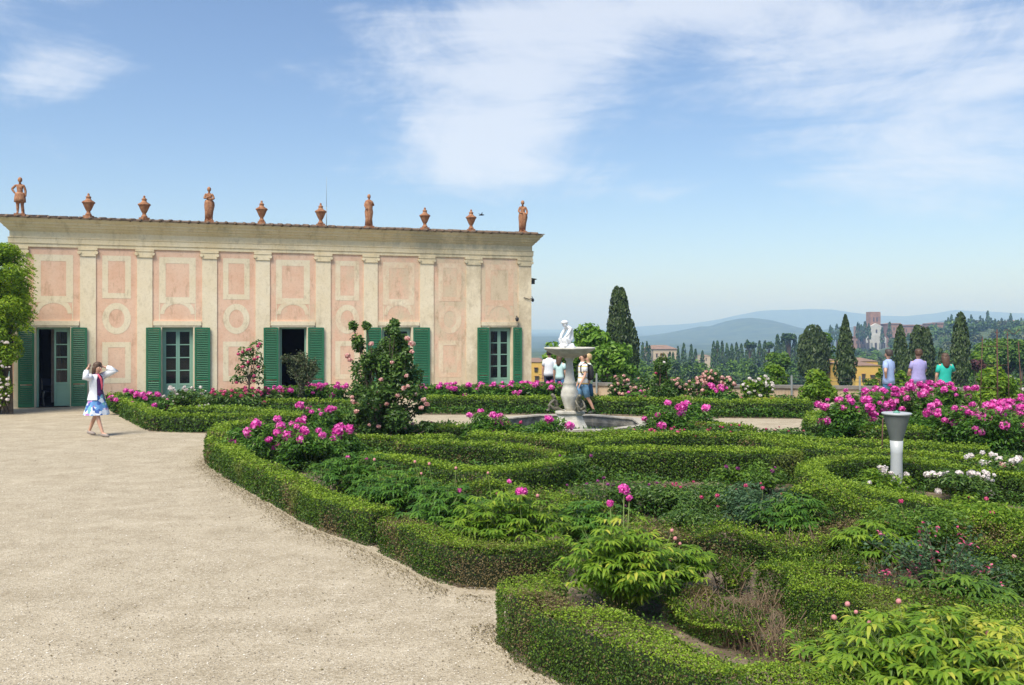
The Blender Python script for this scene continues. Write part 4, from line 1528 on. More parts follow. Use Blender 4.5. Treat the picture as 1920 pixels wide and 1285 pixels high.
def wall_vine():
    """big bright climber at the left end of the building"""
    y0 = 26.2
    root = empty('climbing_vine', at(20, 0, y0)[:2].tolist() + [0])
    g = at(20, 0, y0)
    tag(root, 'big bright green climber at the left end of the building, white roses at its foot', 'climbing plant')
    mb = MB()
    cl = []
    for i in range(190):
        py = random.uniform(455, 760)
        wmax = 66 if 480 < py < 600 else (48 if py <= 480 else max(20, 66 - (py - 600) * .33))
        px = random.uniform(-70, wmax - 24)
        c = rel(px, py, y0 + random.uniform(-.5, .5), g)
        r_ = random.uniform(.22, .36)
        cl.append((*c, r_, r_, r_ * .8))
    crown(mb, cl, .10, .8, asp=.42, up=.5)
    for i in range(120):
        py = random.uniform(470, 620)
        c = np.array(rel(random.uniform(30, 56), py, y0 - random.uniform(0, .4), g))
        n = 14
        f = rng.random(n)[:, None]
        C = c + f * np.array([.28, -.05, -.16])
        mb.leaves(C, rng.normal(size=(n, 3)) * .5 + np.array([0, -.3, .8]), .09, .3, .1, 0, .4 + .6 * rng.random(n))
    for i in range(9):
        mb.tube([(random.uniform(-.8, .2), 0, 0), (random.uniform(-.8, .3), 0, 2), (random.uniform(-.8, .4), 0, 4)], [.05, .035, .015], 6, 1, caps=False)
    mb.build('foliage', ['vine_leaf', 'bark'], root)
    for i in range(46):
        py = random.uniform(640, 762)
        px = random.uniform(-40, 24)
        add_bloom(root, 'bloom', BLOOM['white'][2], rel(px, py, y0 - .62, g), random.uniform(.025, .05))


wall_vine()


def thin_rose():
    """open, half bare rose bush right foreground"""
    g = P(1765, 1140)
    root = empty('rose_bush', (g[0], g[1], 0))
    tag(root, 'open straggly rose bush with reddish shoots above the bare earth on the right', 'rose bush', 'low rose bushes of the beds')
    mb = MB()
    for i in range(34):
        a = random.random() * 6.28
        rr = random.uniform(.15, .68)
        tip = np.array([rr * cos(a) * 1.25, rr * sin(a) * .8, random.uniform(.25, .66)])
        m1 = tip * np.array([.4, .4, .6])
        mb.tube([(0, 0, 0), m1, tip], [.010, .007, .003], 5, 1, caps=False)
        for j in range(9):
            f = .4 + .62 * random.random()
            c = m1 * (1 - f) + tip * f + rng.normal(size=3) * .045
            k = 6
            C = c + rng.normal(size=(k, 3)) * .028
            mb.leaves(C, rng.normal(size=(k, 3)) * .5 + np.array([0, 0, 1]), .038 * (.8 + .5 * rng.random(k)), .6, .12, 2 if random.random() < .05 else 0)
    mb.build('foliage', ['blue_rose_leaf', 'bark', 'red_petal'], root)


thin_rose()


# ------------------------------------------------------------------ the building
def yf(px):
    return 1.0 / (.035336 - 5.861e-6 * (px - 100))


def fp(px):
    y = yf(px)
    return np.array([(px - 960) / F * y, y])


O2 = fp(20)
E2 = fp(996)
tdir = (E2 - O2) / np.linalg.norm(E2 - O2)
ANG = math.atan2(tdir[1], tdir[0])
LEN = float(np.linalg.norm(E2 - O2))


def U(px):
    return float(np.dot(fp(px) - O2, tdir))


def Zf(px, py):
    return EYE - (py - HOR) / F * yf(px)


bld = empty('museum_building', (O2[0], O2[1], 0), ANG)
tag(bld, 'long pink and cream stuccoed garden building with green shutters and a heavy cornice', 'building')
OPEN = [(U(67), U(132), 0.0, 2.5), (U(304), U(362), .12, 2.5), (U(523), U(575), 0.02, 2.5), (U(716), U(771), .12, 2.5), (U(917), U(959), .12, 2.5)]


def wall():
    mb = MB()
    us = sorted({-.0, LEN} | {a for o in OPEN for a in o[:2]})
    ztop = 5.02
    for i in range(len(us) - 1):
        a, b = us[i], us[i + 1]
        op = [o for o in OPEN if abs(o[0] - a) < 1e-6]
        spans = [(0, ztop)]
        if op:
            spans = [(0, op[0][2])] if op[0][2] > 0 else []
            spans.append((op[0][3], ztop))
        for z0, z1 in spans:
            mb.add([(a, 0, z0), (b, 0, z0), (b, 0, z1), (a, 0, z1)], [(0, 1, 2, 3)], 0)
    for a, b, z0, z1 in OPEN:
        t = .38
        mb.add([(a, 0, z0), (a, t, z0), (a, t, z1), (a, 0, z1)], [(0, 1, 2, 3)], 1)
        mb.add([(b, 0, z0), (b, t, z0), (b, t, z1), (b, 0, z1)], [(3, 2, 1, 0)], 1)
        mb.add([(a, 0, z1), (b, 0, z1), (b, t, z1), (a, t, z1)], [(0, 1, 2, 3)], 1)
        mb.add([(a, 0, z0), (b, 0, z0), (b, t, z0), (a, t, z0)], [(3, 2, 1, 0)], 1)
    for x in (0, LEN):
        mb.add([(x, 0, 0), (x, 7, 0), (x, 7, ztop), (x, 0, ztop)], [(0, 1, 2, 3)], 1)
    mb.add([(0, 7, 0), (LEN, 7, 0), (LEN, 7, ztop), (0, 7, ztop)], [(0, 1, 2, 3)], 1)
    mb.build('wall', ['pink_plaster', 'cream_plaster'], bld)
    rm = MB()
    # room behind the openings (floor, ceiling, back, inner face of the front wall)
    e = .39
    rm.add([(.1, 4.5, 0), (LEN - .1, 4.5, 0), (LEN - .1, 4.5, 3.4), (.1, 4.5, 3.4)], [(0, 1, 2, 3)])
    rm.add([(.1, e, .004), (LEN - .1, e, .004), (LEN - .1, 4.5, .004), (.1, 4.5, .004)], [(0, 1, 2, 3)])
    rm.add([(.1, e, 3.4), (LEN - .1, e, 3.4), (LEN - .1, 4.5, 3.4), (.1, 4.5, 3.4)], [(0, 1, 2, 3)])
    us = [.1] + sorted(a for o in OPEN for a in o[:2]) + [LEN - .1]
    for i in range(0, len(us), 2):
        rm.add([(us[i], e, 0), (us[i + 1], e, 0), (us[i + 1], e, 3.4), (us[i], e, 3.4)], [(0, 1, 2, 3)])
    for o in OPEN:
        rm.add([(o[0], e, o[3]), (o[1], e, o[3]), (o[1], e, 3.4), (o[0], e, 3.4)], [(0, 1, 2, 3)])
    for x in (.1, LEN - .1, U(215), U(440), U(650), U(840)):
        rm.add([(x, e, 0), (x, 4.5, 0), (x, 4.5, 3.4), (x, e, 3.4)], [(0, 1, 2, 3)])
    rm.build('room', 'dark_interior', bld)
    # plinth
    pb = MB()
    us = [0] + sorted(a for o in OPEN for a in o[:2]) + [LEN]
    for i in range(0, len(us), 2):
        pb.box(us[i], us[i + 1], -.035, -.003, 0, .22)
    pb.build('plinth', 'cream_plaster', bld)


wall()


def cornice():
    mb = MB()
    prof = [(.0, 5.0), (.05, 5.0), (.05, 5.1), (.08, 5.11), (.08, 5.25), (.10, 5.28), (.035, 5.30), (.035, 5.47), (.07, 5.50), (.12, 5.54), (.14, 5.58), (.20, 5.60), (.23, 5.65), (.30, 5.70), (.31, 5.74), (.34, 5.76), (.42, 5.82), (.43, 5.86), (.0, 5.90)]
    V = []
    for o_, z in [(q_[0] * .82, q_[1]) for q_ in prof]:
        V += [(-o_, 7 + o_, z), (-o_, -o_, z), (LEN + o_, -o_, z), (LEN + o_, 7 + o_, z)]
    fs = []
    for i in range(len(prof) - 1):
        for k in range(4):
            k2 = (k + 1) % 4
            fs.append((i * 4 + k, i * 4 + k2, i * 4 + 4 + k2, i * 4 + 4 + k))
    mb.add(V, fs)
    mb.build('cornice', 'cornice_plaster', bld)
    rf = MB()
    rf.add([(-.36, -.36, 5.885), (LEN + .36, -.36, 5.885), (LEN + .36, 7.3, 5.885), (-.36, 7.3, 5.885), (.6, 3.4, 6.35), (LEN - .6, 3.4, 6.35)], [(0, 1, 5, 4), (1, 2, 5), (2, 3, 4, 5), (3, 0, 4)])
    n = int((LEN + .74) / .29)
    for i in range(n):
        u = -.33 + i * .29 + random.uniform(-.01, .01)
        r_ = .046 + random.random() * .012
        z = 5.885 + random.uniform(-.006, .012)
        rf.tube([(u, -.42 - random.random() * .03, z), (u, 1.2, z + .19)], [r_, r_ * .95], 8, smooth=True)
    rf.box(-.38, LEN + .38, -.395, -.352, 5.868, 5.9)
    rf.build('roof', 'roof_tile', bld)


cornice()
PIL = [(26, 50), (150, 180), (257, 286), (379, 407), (479, 506), (592, 620), (682, 708), (787, 813), (874, 901), (972, 996)]


def pilasters():
    for a, b in PIL:
        u0, u1 = U(a), U(b)
        if b == 996:
            u1 = LEN - .002
        mb = MB()
        c, w = (u0 + u1) / 2, (u1 - u0)
        mb.box(u0, u1, -.028, -.004, .0, 4.74)
        mb.box(u0 - .03, u1 + .03 if b != 996 else u1, -.055, -.0045, .0, .3)
        p = mb.build('pilaster', 'cream_plaster', bld)
        cp = MB()
        e = .05
        cp.box(u0 - e, u1 + e, -.075, -.004, 4.93, 4.995)
        cp.box(u0 - .005, u1 + .005, -.058, -.004, 4.742, 4.928)
        for s in (-1, 1):
            x = c + s * (w / 2 + .015)
            cp.tube([(x, -.005, 4.855), (x, -.085, 4.855)], [.055, .055], 12, smooth=False)
        cp.build('capital', 'cornice_plaster', p)


pilasters()


def arcpts(cu, cz, ru, rz, a0, a1, n=18):
    return [(cu + ru * cos(a0 + (a1 - a0) * i / n), cz + rz * sin(a0 + (a1 - a0) * i / n)) for i in range(n + 1)]


def band(mb, outer, inner, y, close=False):
    n = len(outer)
    V = [(u, y, z) for u, z in outer] + [(u, y, z) for u, z in inner]
    rg = range(n if close else n - 1)
    mb.add(V, [(i, (i + 1) % n, n + (i + 1) % n, n + i) for i in rg])


def wall_painting():
    """the painted cream frames on the pink ground: thin coats of paint on the wall"""
    cr = None
    y = -.004

    def frame(u0, u1, z0, z1, t):
        band(cr, [(u0, z0), (u1, z0), (u1, z1), (u0, z1)], [(u0 + t, z0 + t), (u1 - t, z0 + t), (u1 - t, z1 - t), (u0 + t, z1 - t)], y, True)
    for i in range(len(PIL) - 1):
        a, b = U(PIL[i][1]), U(PIL[i + 1][0])
        c = (a + b) / 2
        cr = MB()
        if i % 2 == 0:   # wide bay with an opening
            w = (b - a) * .37
            t = .20
            frame(c - w, c + w, 3.28, 4.77, t)
            # arched band below the panel
            o_ = arcpts(c, 2.93, w * .94, .52, 0, pi)
            n_ = arcpts(c, 2.93, w * .72, .33, 0, pi)
            cr2 = [(u, min(z, 3.277)) for u, z in o_]
            band(cr, cr2, n_, y)
            for s in (-1, 1):
                band(cr, [(c + s * w, 2.72), (c + s * w, 3.27)], [(c + s * w * .95, 2.72), (c + s * w * .95, 3.27)], y)
        else:
            w = (b - a) * .36
            w = min(w, .42)
            t = .17
            frame(c - w, c + w, 3.42, 4.78, t)
            band(cr, arcpts(c, 2.78, w, .50, 0, 2 * pi, 32), arcpts(c, 2.78, w * .55, .30, 0, 2 * pi, 32), y)
            frame(c - w, c + w, .72, 2.03, t)
        cr.build('painted_frame', 'cream_paint', bld)


wall_painting()


def door_head():
    for k, (a, b, z0, z1) in enumerate(OPEN):
        mb = MB()
        i = k * 2
        p0, p1 = U(PIL[i][1]) + .02, U(PIL[i + 1][0]) - .02
        mb.box(p0 + .0, p1 - .0, -.05, -.003, 2.56, 2.70)
        mb.box(p0 + .03, p1 - .03, -.03, -.003, 2.503, 2.558)
        mb.build('lintel', 'cream_plaster', bld)
        # jambs
        jb = MB()
        jb.box(a - .07, a - .002, -.03, -.004, z0, 2.50)
        jb.box(b + .002, b + .07, -.03, -.004, z0, 2.50)
        jb.build('door_surround', 'cream_plaster', bld)


door_head()


def shutter(u0, u1, z0, z1, hinge_at=None, ang=0.0):
    """louvred leaf lying against the wall (or turned by ang about its hinge)"""
    W, H = u1 - u0, z1 - z0
    mb = MB()
    t = .055
    for x in (0, W - t):
        mb.box(x, x + t, -.045, 0, 0, H)
    for z in (0, H * .29, H - t * 1.2):
        mb.box(t, W - t, -.044, -.001, z, z + t * (2.2 if z == 0 else 1.3))
    n = int(H / .062)
    for i in range(n):
        z = .1 + (H - .2) * i / (n - 1)
        if abs(z - H * .29 - .03) < .06:
            continue
        mb.obox((W / 2, -.024, z), (1, 0, 0), (0, .62, .78), (0, -.78, .62), W / 2 - t, .030, .005)
    o = mb.build('shutter', 'shutter_green', bld)
    if hinge_at == 'l':
        o.location = (u0, -.06, z0)
        o.rotation_euler = (0, 0, ang)
    else:
        o.location = (u0, -.06, z0)
        if ang:
            # hinge on the right edge
            o.location = (u1 - W * cos(ang), -.06 - W * sin(ang), z0)
            o.rotation_euler = (0, 0, ang)
    return o


shutter(U(35), U(65), .03, 2.49)
shutter(U(134), U(164), .03, 2.49)
shutter(U(274), U(302), .10, 2.49)
shutter(U(365), U(394), .10, 2.49)
shutter(U(494), U(522), .06, 2.49)
shutter(U(577), U(607), .06, 2.49)
shutter(U(686), U(714), .10, 2.49)
shutter(U(774), U(805), .10, 2.49)
shutter(U(894), U(915.5), .10, 2.49)
shutter(U(961), U(977), .10, 2.49)


def leaf_window(u0, u1, z0, z1, y, rows=4, cols=1, panel=.28, ang=0):
    """glazed door leaf with a solid panel at the foot"""
    W, H = u1 - u0, z1 - z0
    mb, gl = MB(), MB()
    t = .055
    for x in (0, W - t):
        mb.box(x, x + t, -.04, 0, 0, H)
    zp = H * panel
    mb.box(t, W - t, -.04, 0, 0, .12)
    mb.box(t, W - t, -.028, -.012, .12, zp)
    mb.box(t, W - t, -.04, 0, zp, zp + .07)
    mb.box(t, W - t, -.04, 0, H - .08, H)
    for i in range(1, rows):
        z = zp + .07 + (H - .08 - zp - .07) * i / rows
        mb.box(t, W - t, -.034, -.004, z - .017, z + .017)
    for i in range(1, cols):
        x = W * i / cols
        mb.box(x - .015, x + .015, -.035, -.003, zp + .07, H - .08)
    o = mb.build('door_leaf', 'window_green', bld, (u0, y, z0), ang)
    gl.add([(t, -.018, zp), (W - t, -.018, zp), (W - t, -.018, H - .08), (t, -.018, H - .08)], [(0, 1, 2, 3)])
    gl.build('pane', 'pane_glass', o)


def frames():
    for k, (a, b, z0, z1) in enumerate(OPEN):
        f = MB()
        y0, y1 = .16, .24
        f.box(a + .002, a + .055, y0, y1, z0, z1 - .002)
        f.box(b - .055, b - .002, y0, y1, z0, z1 - .002)
        f.box(a + .055, b - .055, y0, y1, z1 - .06, z1 - .002)
        f.build('window_frame', 'window_green', bld)
        if k == 0:
            m = U(100)
            leaf_window(m, b - .057, z0 + .03, z1 - .065, .2)
        elif k == 2:
            leaf_window(a + .07, a + .5, z0 + .03, z1 - .065, .26, ang=R(88))
        else:
            m = (a + b) / 2
            leaf_window(a + .057, m - .003, z0 + .02, z1 - .065, .2, panel=.2)
            leaf_window(m + .003, b - .057, z0 + .02, z1 - .065, .2, panel=.2)
    # curtain hanging inside the left doorway and by the last window
    for u, w in ((U(88), .28), (U(925), .25)):
        c = MB()
        n = 18
        V = []
        for z in (.1, 2.45):
            for i in range(n):
                V.append((u + w * i / (n - 1), .75 + .03 * sin(i * 1.9), z))
        c.add(V, [(i, i + 1, n + i + 1, n + i) for i in range(n - 1)], smooth=True)
        c.build('curtain', 'curtain', bld)


frames()


def on_roof(px, y=.12):
    u = U(px)
    n = np.array([-sin(ANG), cos(ANG)])
    q = O2 + tdir * u + n * y
    return (float(q[0]), float(q[1]), 5.93 + .08)


def urn(px, label, s=1.0):
    root = empty('roof_urn', on_roof(px), random.random() * 6)
    tag(root, label, 'urn', 'terracotta urns on the roof edge')
    mb = MB()
    mb.box(-.13 * s, .13 * s, -.13 * s, .13 * s, -.12, .03 * s)
    mb.build('base', 'terracotta', root)
    b = MB()
    b.lathe([(.11, .03), (.10, .08), (.07, .11), (.06, .17), (.085, .20), (.12, .27), (.16, .36), (.185, .42), (.212, .44), (.217, .47), (.18, .50)], n=20)
    o = b.build('bowl', 'terracotta', root)
    c = MB()
    c.lathe([(.18, .502), (.12, .53), (.085, .57), (.075, .62), (.10, .64), (.06, .67), (.03, .71), (.045, .735), (.012, .77)], n=18)
    c.build('lid', 'terracotta', root)
    root.scale = (.92, .92, .96)


urn(165, 'terracotta urn on the roof, first right of the leftmost statue')
urn(270, 'terracotta urn on the roof, second from the leftmost statue')
urn(491, 'terracotta urn on the roof just right of the second statue')
urn(602, 'terracotta urn on the roof next to the thin antenna')
urn(798, 'terracotta urn on the roof just right of the third statue')
urn(885, 'terracotta urn on the roof near the rightmost statue, beside the bird')


# ------------------------------------------------------------------ figures
def skin_body(name, J, E, mat, parent, sub=2, root=0):
    """J: list of (x,y,z,rx,ry); E: edges. One continuous skinned surface."""
    me = bpy.data.meshes.new(name)
    me.from_pydata([j[:3] for j in J], E, [])
    o = bpy.data.objects.new(name, me)
    COL.objects.link(o)
    o.parent = parent
    me.materials.append(MATS[mat])
    md = o.modifiers.new('Skin', 'SKIN')
    md.use_smooth_shade = True
    md.branch_smoothing = .6
    if not me.skin_vertices:
        bpy.context.view_layer.update()
    sv = me.skin_vertices[0].data
    for i, j in enumerate(J):
        sv[i].radius = (j[3], j[4])
        sv[i].use_root = (i == root)
    sb = o.modifiers.new('Subdivision', 'SUBSURF')
    sb.levels = sb.render_levels = sub
    return o


def figure_joints(arms, legs, head=(0, 0), girth=1.0, fingers=True, lean=(0, 0), limb=1.0):
    """arms/legs: {-1:[joints],1:[joints]}; facing -Y; height 1.75 m"""
    g = girth
    lx, ly = lean
    J = [(0, 0, .96, .135 * g, .105 * g), (lx * .3, ly * .3, 1.10, .115 * g, .09 * g), (lx * .7, ly * .7, 1.28, .14 * g, .10 * g), (lx, ly, 1.41, .13 * g, .085 * g), (lx, ly, 1.48, .055, .055),
         (lx + head[0] * .4, ly - .01 + head[1] * .4, 1.54, .052, .056), (lx + head[0], ly - .02 + head[1], 1.62, .072, .088), (lx + head[0], ly + head[1], 1.69, .074, .088)]
    E = [(i, i + 1) for i in range(7)]
    # nose, ears
    hx, hy = lx + head[0], ly + head[1]
    J += [(hx, hy - .118, 1.625, .012, .014), (hx - .078, hy, 1.63, .012, .02), (hx + .078, hy, 1.63, .012, .02)]
    E += [(6, 8), (6, 9), (6, 10)]
    for s in (-1, 1):
        sh = len(J)
        J.append((lx + s * .165, ly, 1.43, .058, .058))
        E.append((3, sh))
        el, wr, hd = arms[s]
        pts = [(el, .042 * limb), (wr, .03 * limb), (hd, .034 * limb)]
        prev = sh
        for p, r in pts:
            J.append((p[0], p[1], p[2], r, r * (.6 if p is hd else 1)))
            E.append((prev, len(J) - 1))
            prev = len(J) - 1
        if fingers:
            w, h_ = np.array(wr), np.array(hd)
            d = (h_ - w) / np.linalg.norm(h_ - w)
            sd = np.cross(d, np.array([0.3, 1, .1]))
            sd /= np.linalg.norm(sd)
            for q, (o_, l_) in enumerate(((-.03, .065), (-.01, .078), (.011, .073), (.03, .055))):
                b = h_ + sd * o_ + d * .045
                t = b + d * l_ + np.cross(sd, d) * .02
                J.append((*b, .010, .010))
                E.append((prev, len(J) - 1))
                J.append((*t, .007, .007))
                E.append((len(J) - 2, len(J) - 1))
            b = h_ * .6 + w * .4 - sd * .035
            J.append((*b, .012, .012))
            E.append((prev, len(J) - 1))
            J.append((*(b + d * .05 - sd * .025), .008, .008))
            E.append((len(J) - 2, len(J) - 1))
        hp = len(J)
        J.append((s * .09, 0, .90, .085 * g, .085 * g))
        E.append((0, hp))
        kn, an, to = legs[s]
        prev = hp
        for p, r in ((tuple((np.array((s * .09, 0, .90)) + np.array(kn)) / 2), .075 * g), (kn, .052), (tuple(np.array(kn) * .6 + np.array(an) * .4 + np.array((0, .015, 0))), .05), (an, .032), (to, .03)):
            J.append((p[0], p[1], p[2], r * limb, r * limb))
            E.append((prev, len(J) - 1))
            prev = len(J) - 1
    return J, E


def limb_tube(mb, pts, rad, n=12, mat=0):
    mb.tube(pts, rad, n, mat, caps=True)


DEF_ARM = {-1: [(-.22, .02, 1.15), (-.235, -.05, .90), (-.24, -.07, .82)], 1: [(.22, .02, 1.15), (.235, -.05, .90), (.24, -.07, .82)]}
DEF_LEG = {-1: [(-.10, -.01, .49), (-.105, .02, .08), (-.115, -.12, .035)], 1: [(.10, -.01, .49), (.105, .02, .08), (.115, -.12, .035)]}


def scaled(root, k):
    root.scale = (k, k, k)


def person(label, loc, rz, height, arms, legs, top_, bottom, hair, sleeves='short', hair_len='short', shoe='dark_shoe', girth=1.0, shorts=False, head=(0, 0), hem=.88):
    root = empty('person', loc, rz)
    tag(root, label, 'person')
    J, E = figure_joints(arms, legs, head, girth)
    skin_body('body', J, E, 'skin', root)
    g = girth
    hx, hy = head
    # shirt
    mb = MB()
    wv = lambda i, th: .03 * sin(th * 3 + i) + .02 * sin(th * 7 + i * 2)
    mb.rings([(0, 0, hem, .195 * g, .145 * g), (0, 0, hem + .12, .185 * g, .135 * g), (0, 0, 1.10, .165 * g, .12 * g), (0, 0, 1.22, .178 * g, .128 * g), (0, 0, 1.34, .192 * g, .128 * g), (0, 0, 1.42, .178 * g, .112 * g), (0, 0, 1.475, .115, .085), (0, 0, 1.505, .07, .068)], 22, 0, wav=wv)
    for s in (-1, 1):
        el, wr, hd = [np.array(q) for q in arms[s]]
        sh = np.array((s * .15, 0, 1.43))
        if sleeves == 'short':
            m = sh + (el - sh) * .72
            limb_tube(mb, [sh, sh + (m - sh) * .5, m], [.072, .070, .066])
        else:
            limb_tube(mb, [sh, sh + (el - sh) * .5, el, el + (wr - el) * .5, wr], [.072, .064, .054, .048, .042])
    mb.build('shirt', top_, root)
    # trousers or shorts
    if bottom:
        tb = MB()
        tb.rings([(0, 0, .80, .165 * g, .125 * g), (0, 0, .92, .172 * g, .13 * g), (0, 0, 1.03, .155 * g, .118 * g)], 20, 0, wav=wv)
        for s in (-1, 1):
            kn, an, to = [np.array(q) for q in legs[s]]
            hp = np.array((s * .085, 0, .90))
            if shorts:
                e = hp + (kn - hp) * .98
                limb_tube(tb, [hp, hp + (e - hp) * .5, e], [.104 * g, .100 * g, .088 * g])
            else:
                limb_tube(tb, [hp, hp + (kn - hp) * .5, kn, kn + (an - kn) * .5, an + (kn - an) * .05], [.104 * g, .092 * g, .075, .070, .062])
        tb.build('shorts' if shorts else 'trousers', bottom, root)
    # shoes
    for s in (-1, 1):
        kn, an, to = [np.array(q) for q in legs[s]]
        sb = MB()
        d = to - an
        d[2] = 0
        d /= np.linalg.norm(d)
        zz = max(.0, an[2] - .075)
        sb.tube([an * np.array([1, 1, 0]) + np.array([0, 0, zz + .04]) - d * .045, an * np.array([1, 1, 0]) + np.array([0, 0, zz + .045]), an * np.array([1, 1, 0]) + np.array([0, 0, zz * .6 + .035]) + d * .12, an * np.array([1, 1, 0]) + np.array([0, 0, zz * .5 + .028]) + d * .19], [.035, .042, .042, .022], 10)
        sb.build('shoe', shoe, root)
    # hair
    hb = MB()
    n = 22
    hb.rings([(hx, hy + .03, 1.60, .085, .075), (hx, hy + .022, 1.66, .097, .092), (hx, hy + .012, 1.72, .098, .104), (hx, hy + .005, 1.765, .080, .088), (hx, hy, 1.79, .035, .04)], n, 0, wav=lambda i, th: .05 * sin(5 * th + i * 2) + .03 * sin(11 * th))
    if hair_len == 'long':
        hb.rings([(hx, hy + .10, 1.36, .05, .035), (hx, hy + .095, 1.44, .085, .05), (hx, hy + .07, 1.54, .105, .07), (hx, hy + .04, 1.64, .108, .085), (hx, hy + .02, 1.70, .10, .09)], n, 0, wav=lambda i, th: .07 * sin(6 * th + i))
    if hair_len == 'ponytail':
        hb.tube([(hx, hy + .08, 1.68), (hx + .01, hy + .15, 1.60), (hx + .02, hy + .14, 1.46), (hx + .02, hy + .12, 1.30)], [.035, .05, .045, .015], 10)
    hb.build('hair', hair, root)
    # eyes and mouth
    eb = MB()
    for s in (-1, 1):
        eb.ball((hx + s * .032, hy - .097, 1.648), .010, 8)
    eb.build('eye', 'hair_dark', root)
    mo = MB()
    mo.ball((hx, hy - .103, 1.585), (.022, .008, .007), 8)
    mo.build('mouth', 'pink_scarf', root)
    scaled(root, height / 1.75)
    return root


def skirt_mat():
    m, nt, p = new_mat('floral')
    tc = nt.nodes.new('ShaderNodeTexCoord')
    v = nt.nodes.new('ShaderNodeTexVoronoi')
    v.inputs['Scale'].default_value = 13
    nt.links.new(tc.outputs['Object'], v.inputs['Vector'])
    sp = nt.nodes.new('ShaderNodeSeparateColor')
    nt.links.new(v.outputs['Color'], sp.inputs[0])
    col = ramp(nt, sp.outputs[0], [(0, (.05, .12, .38)), (.22, (.12, .30, .60)), (.4, (.66, .72, .80)), (.62, (.16, .42, .45)), (.75, (.70, .75, .82)), (.88, (.45, .20, .50)), (1, (.03, .05, .16))])
    r = [n for n in nt.nodes if n.bl_idname == 'ShaderNodeValToRGB'][-1]
    r.color_ramp.interpolation = 'CONSTANT'
    nt.links.new(col, p.inputs['Base Color'])
    p.inputs['Roughness'].default_value = .8
    m, nt, p = new_mat('stripes')
    sx = nt.nodes.new('ShaderNodeSeparateXYZ')
    tc = nt.nodes.new('ShaderNodeTexCoord')
    nt.links.new(tc.outputs['Object'], sx.inputs[0])
    w = mnode(nt, 'FRACT', mnode(nt, 'MULTIPLY', sx.outputs[2], 6.2))
    col = ramp(nt, w, [(0, (.74, .74, .74)), (.45, (.72, .52, .12)), (.62, (.62, .58, .60)), (.72, (.76, .76, .76))])
    [n for n in nt.nodes if n.bl_idname == 'ShaderNodeValToRGB'][-1].color_ramp.interpolation = 'CONSTANT'
    nt.links.new(col, p.inputs['Base Color'])
    p.inputs['Roughness'].default_value = .8


skirt_mat()


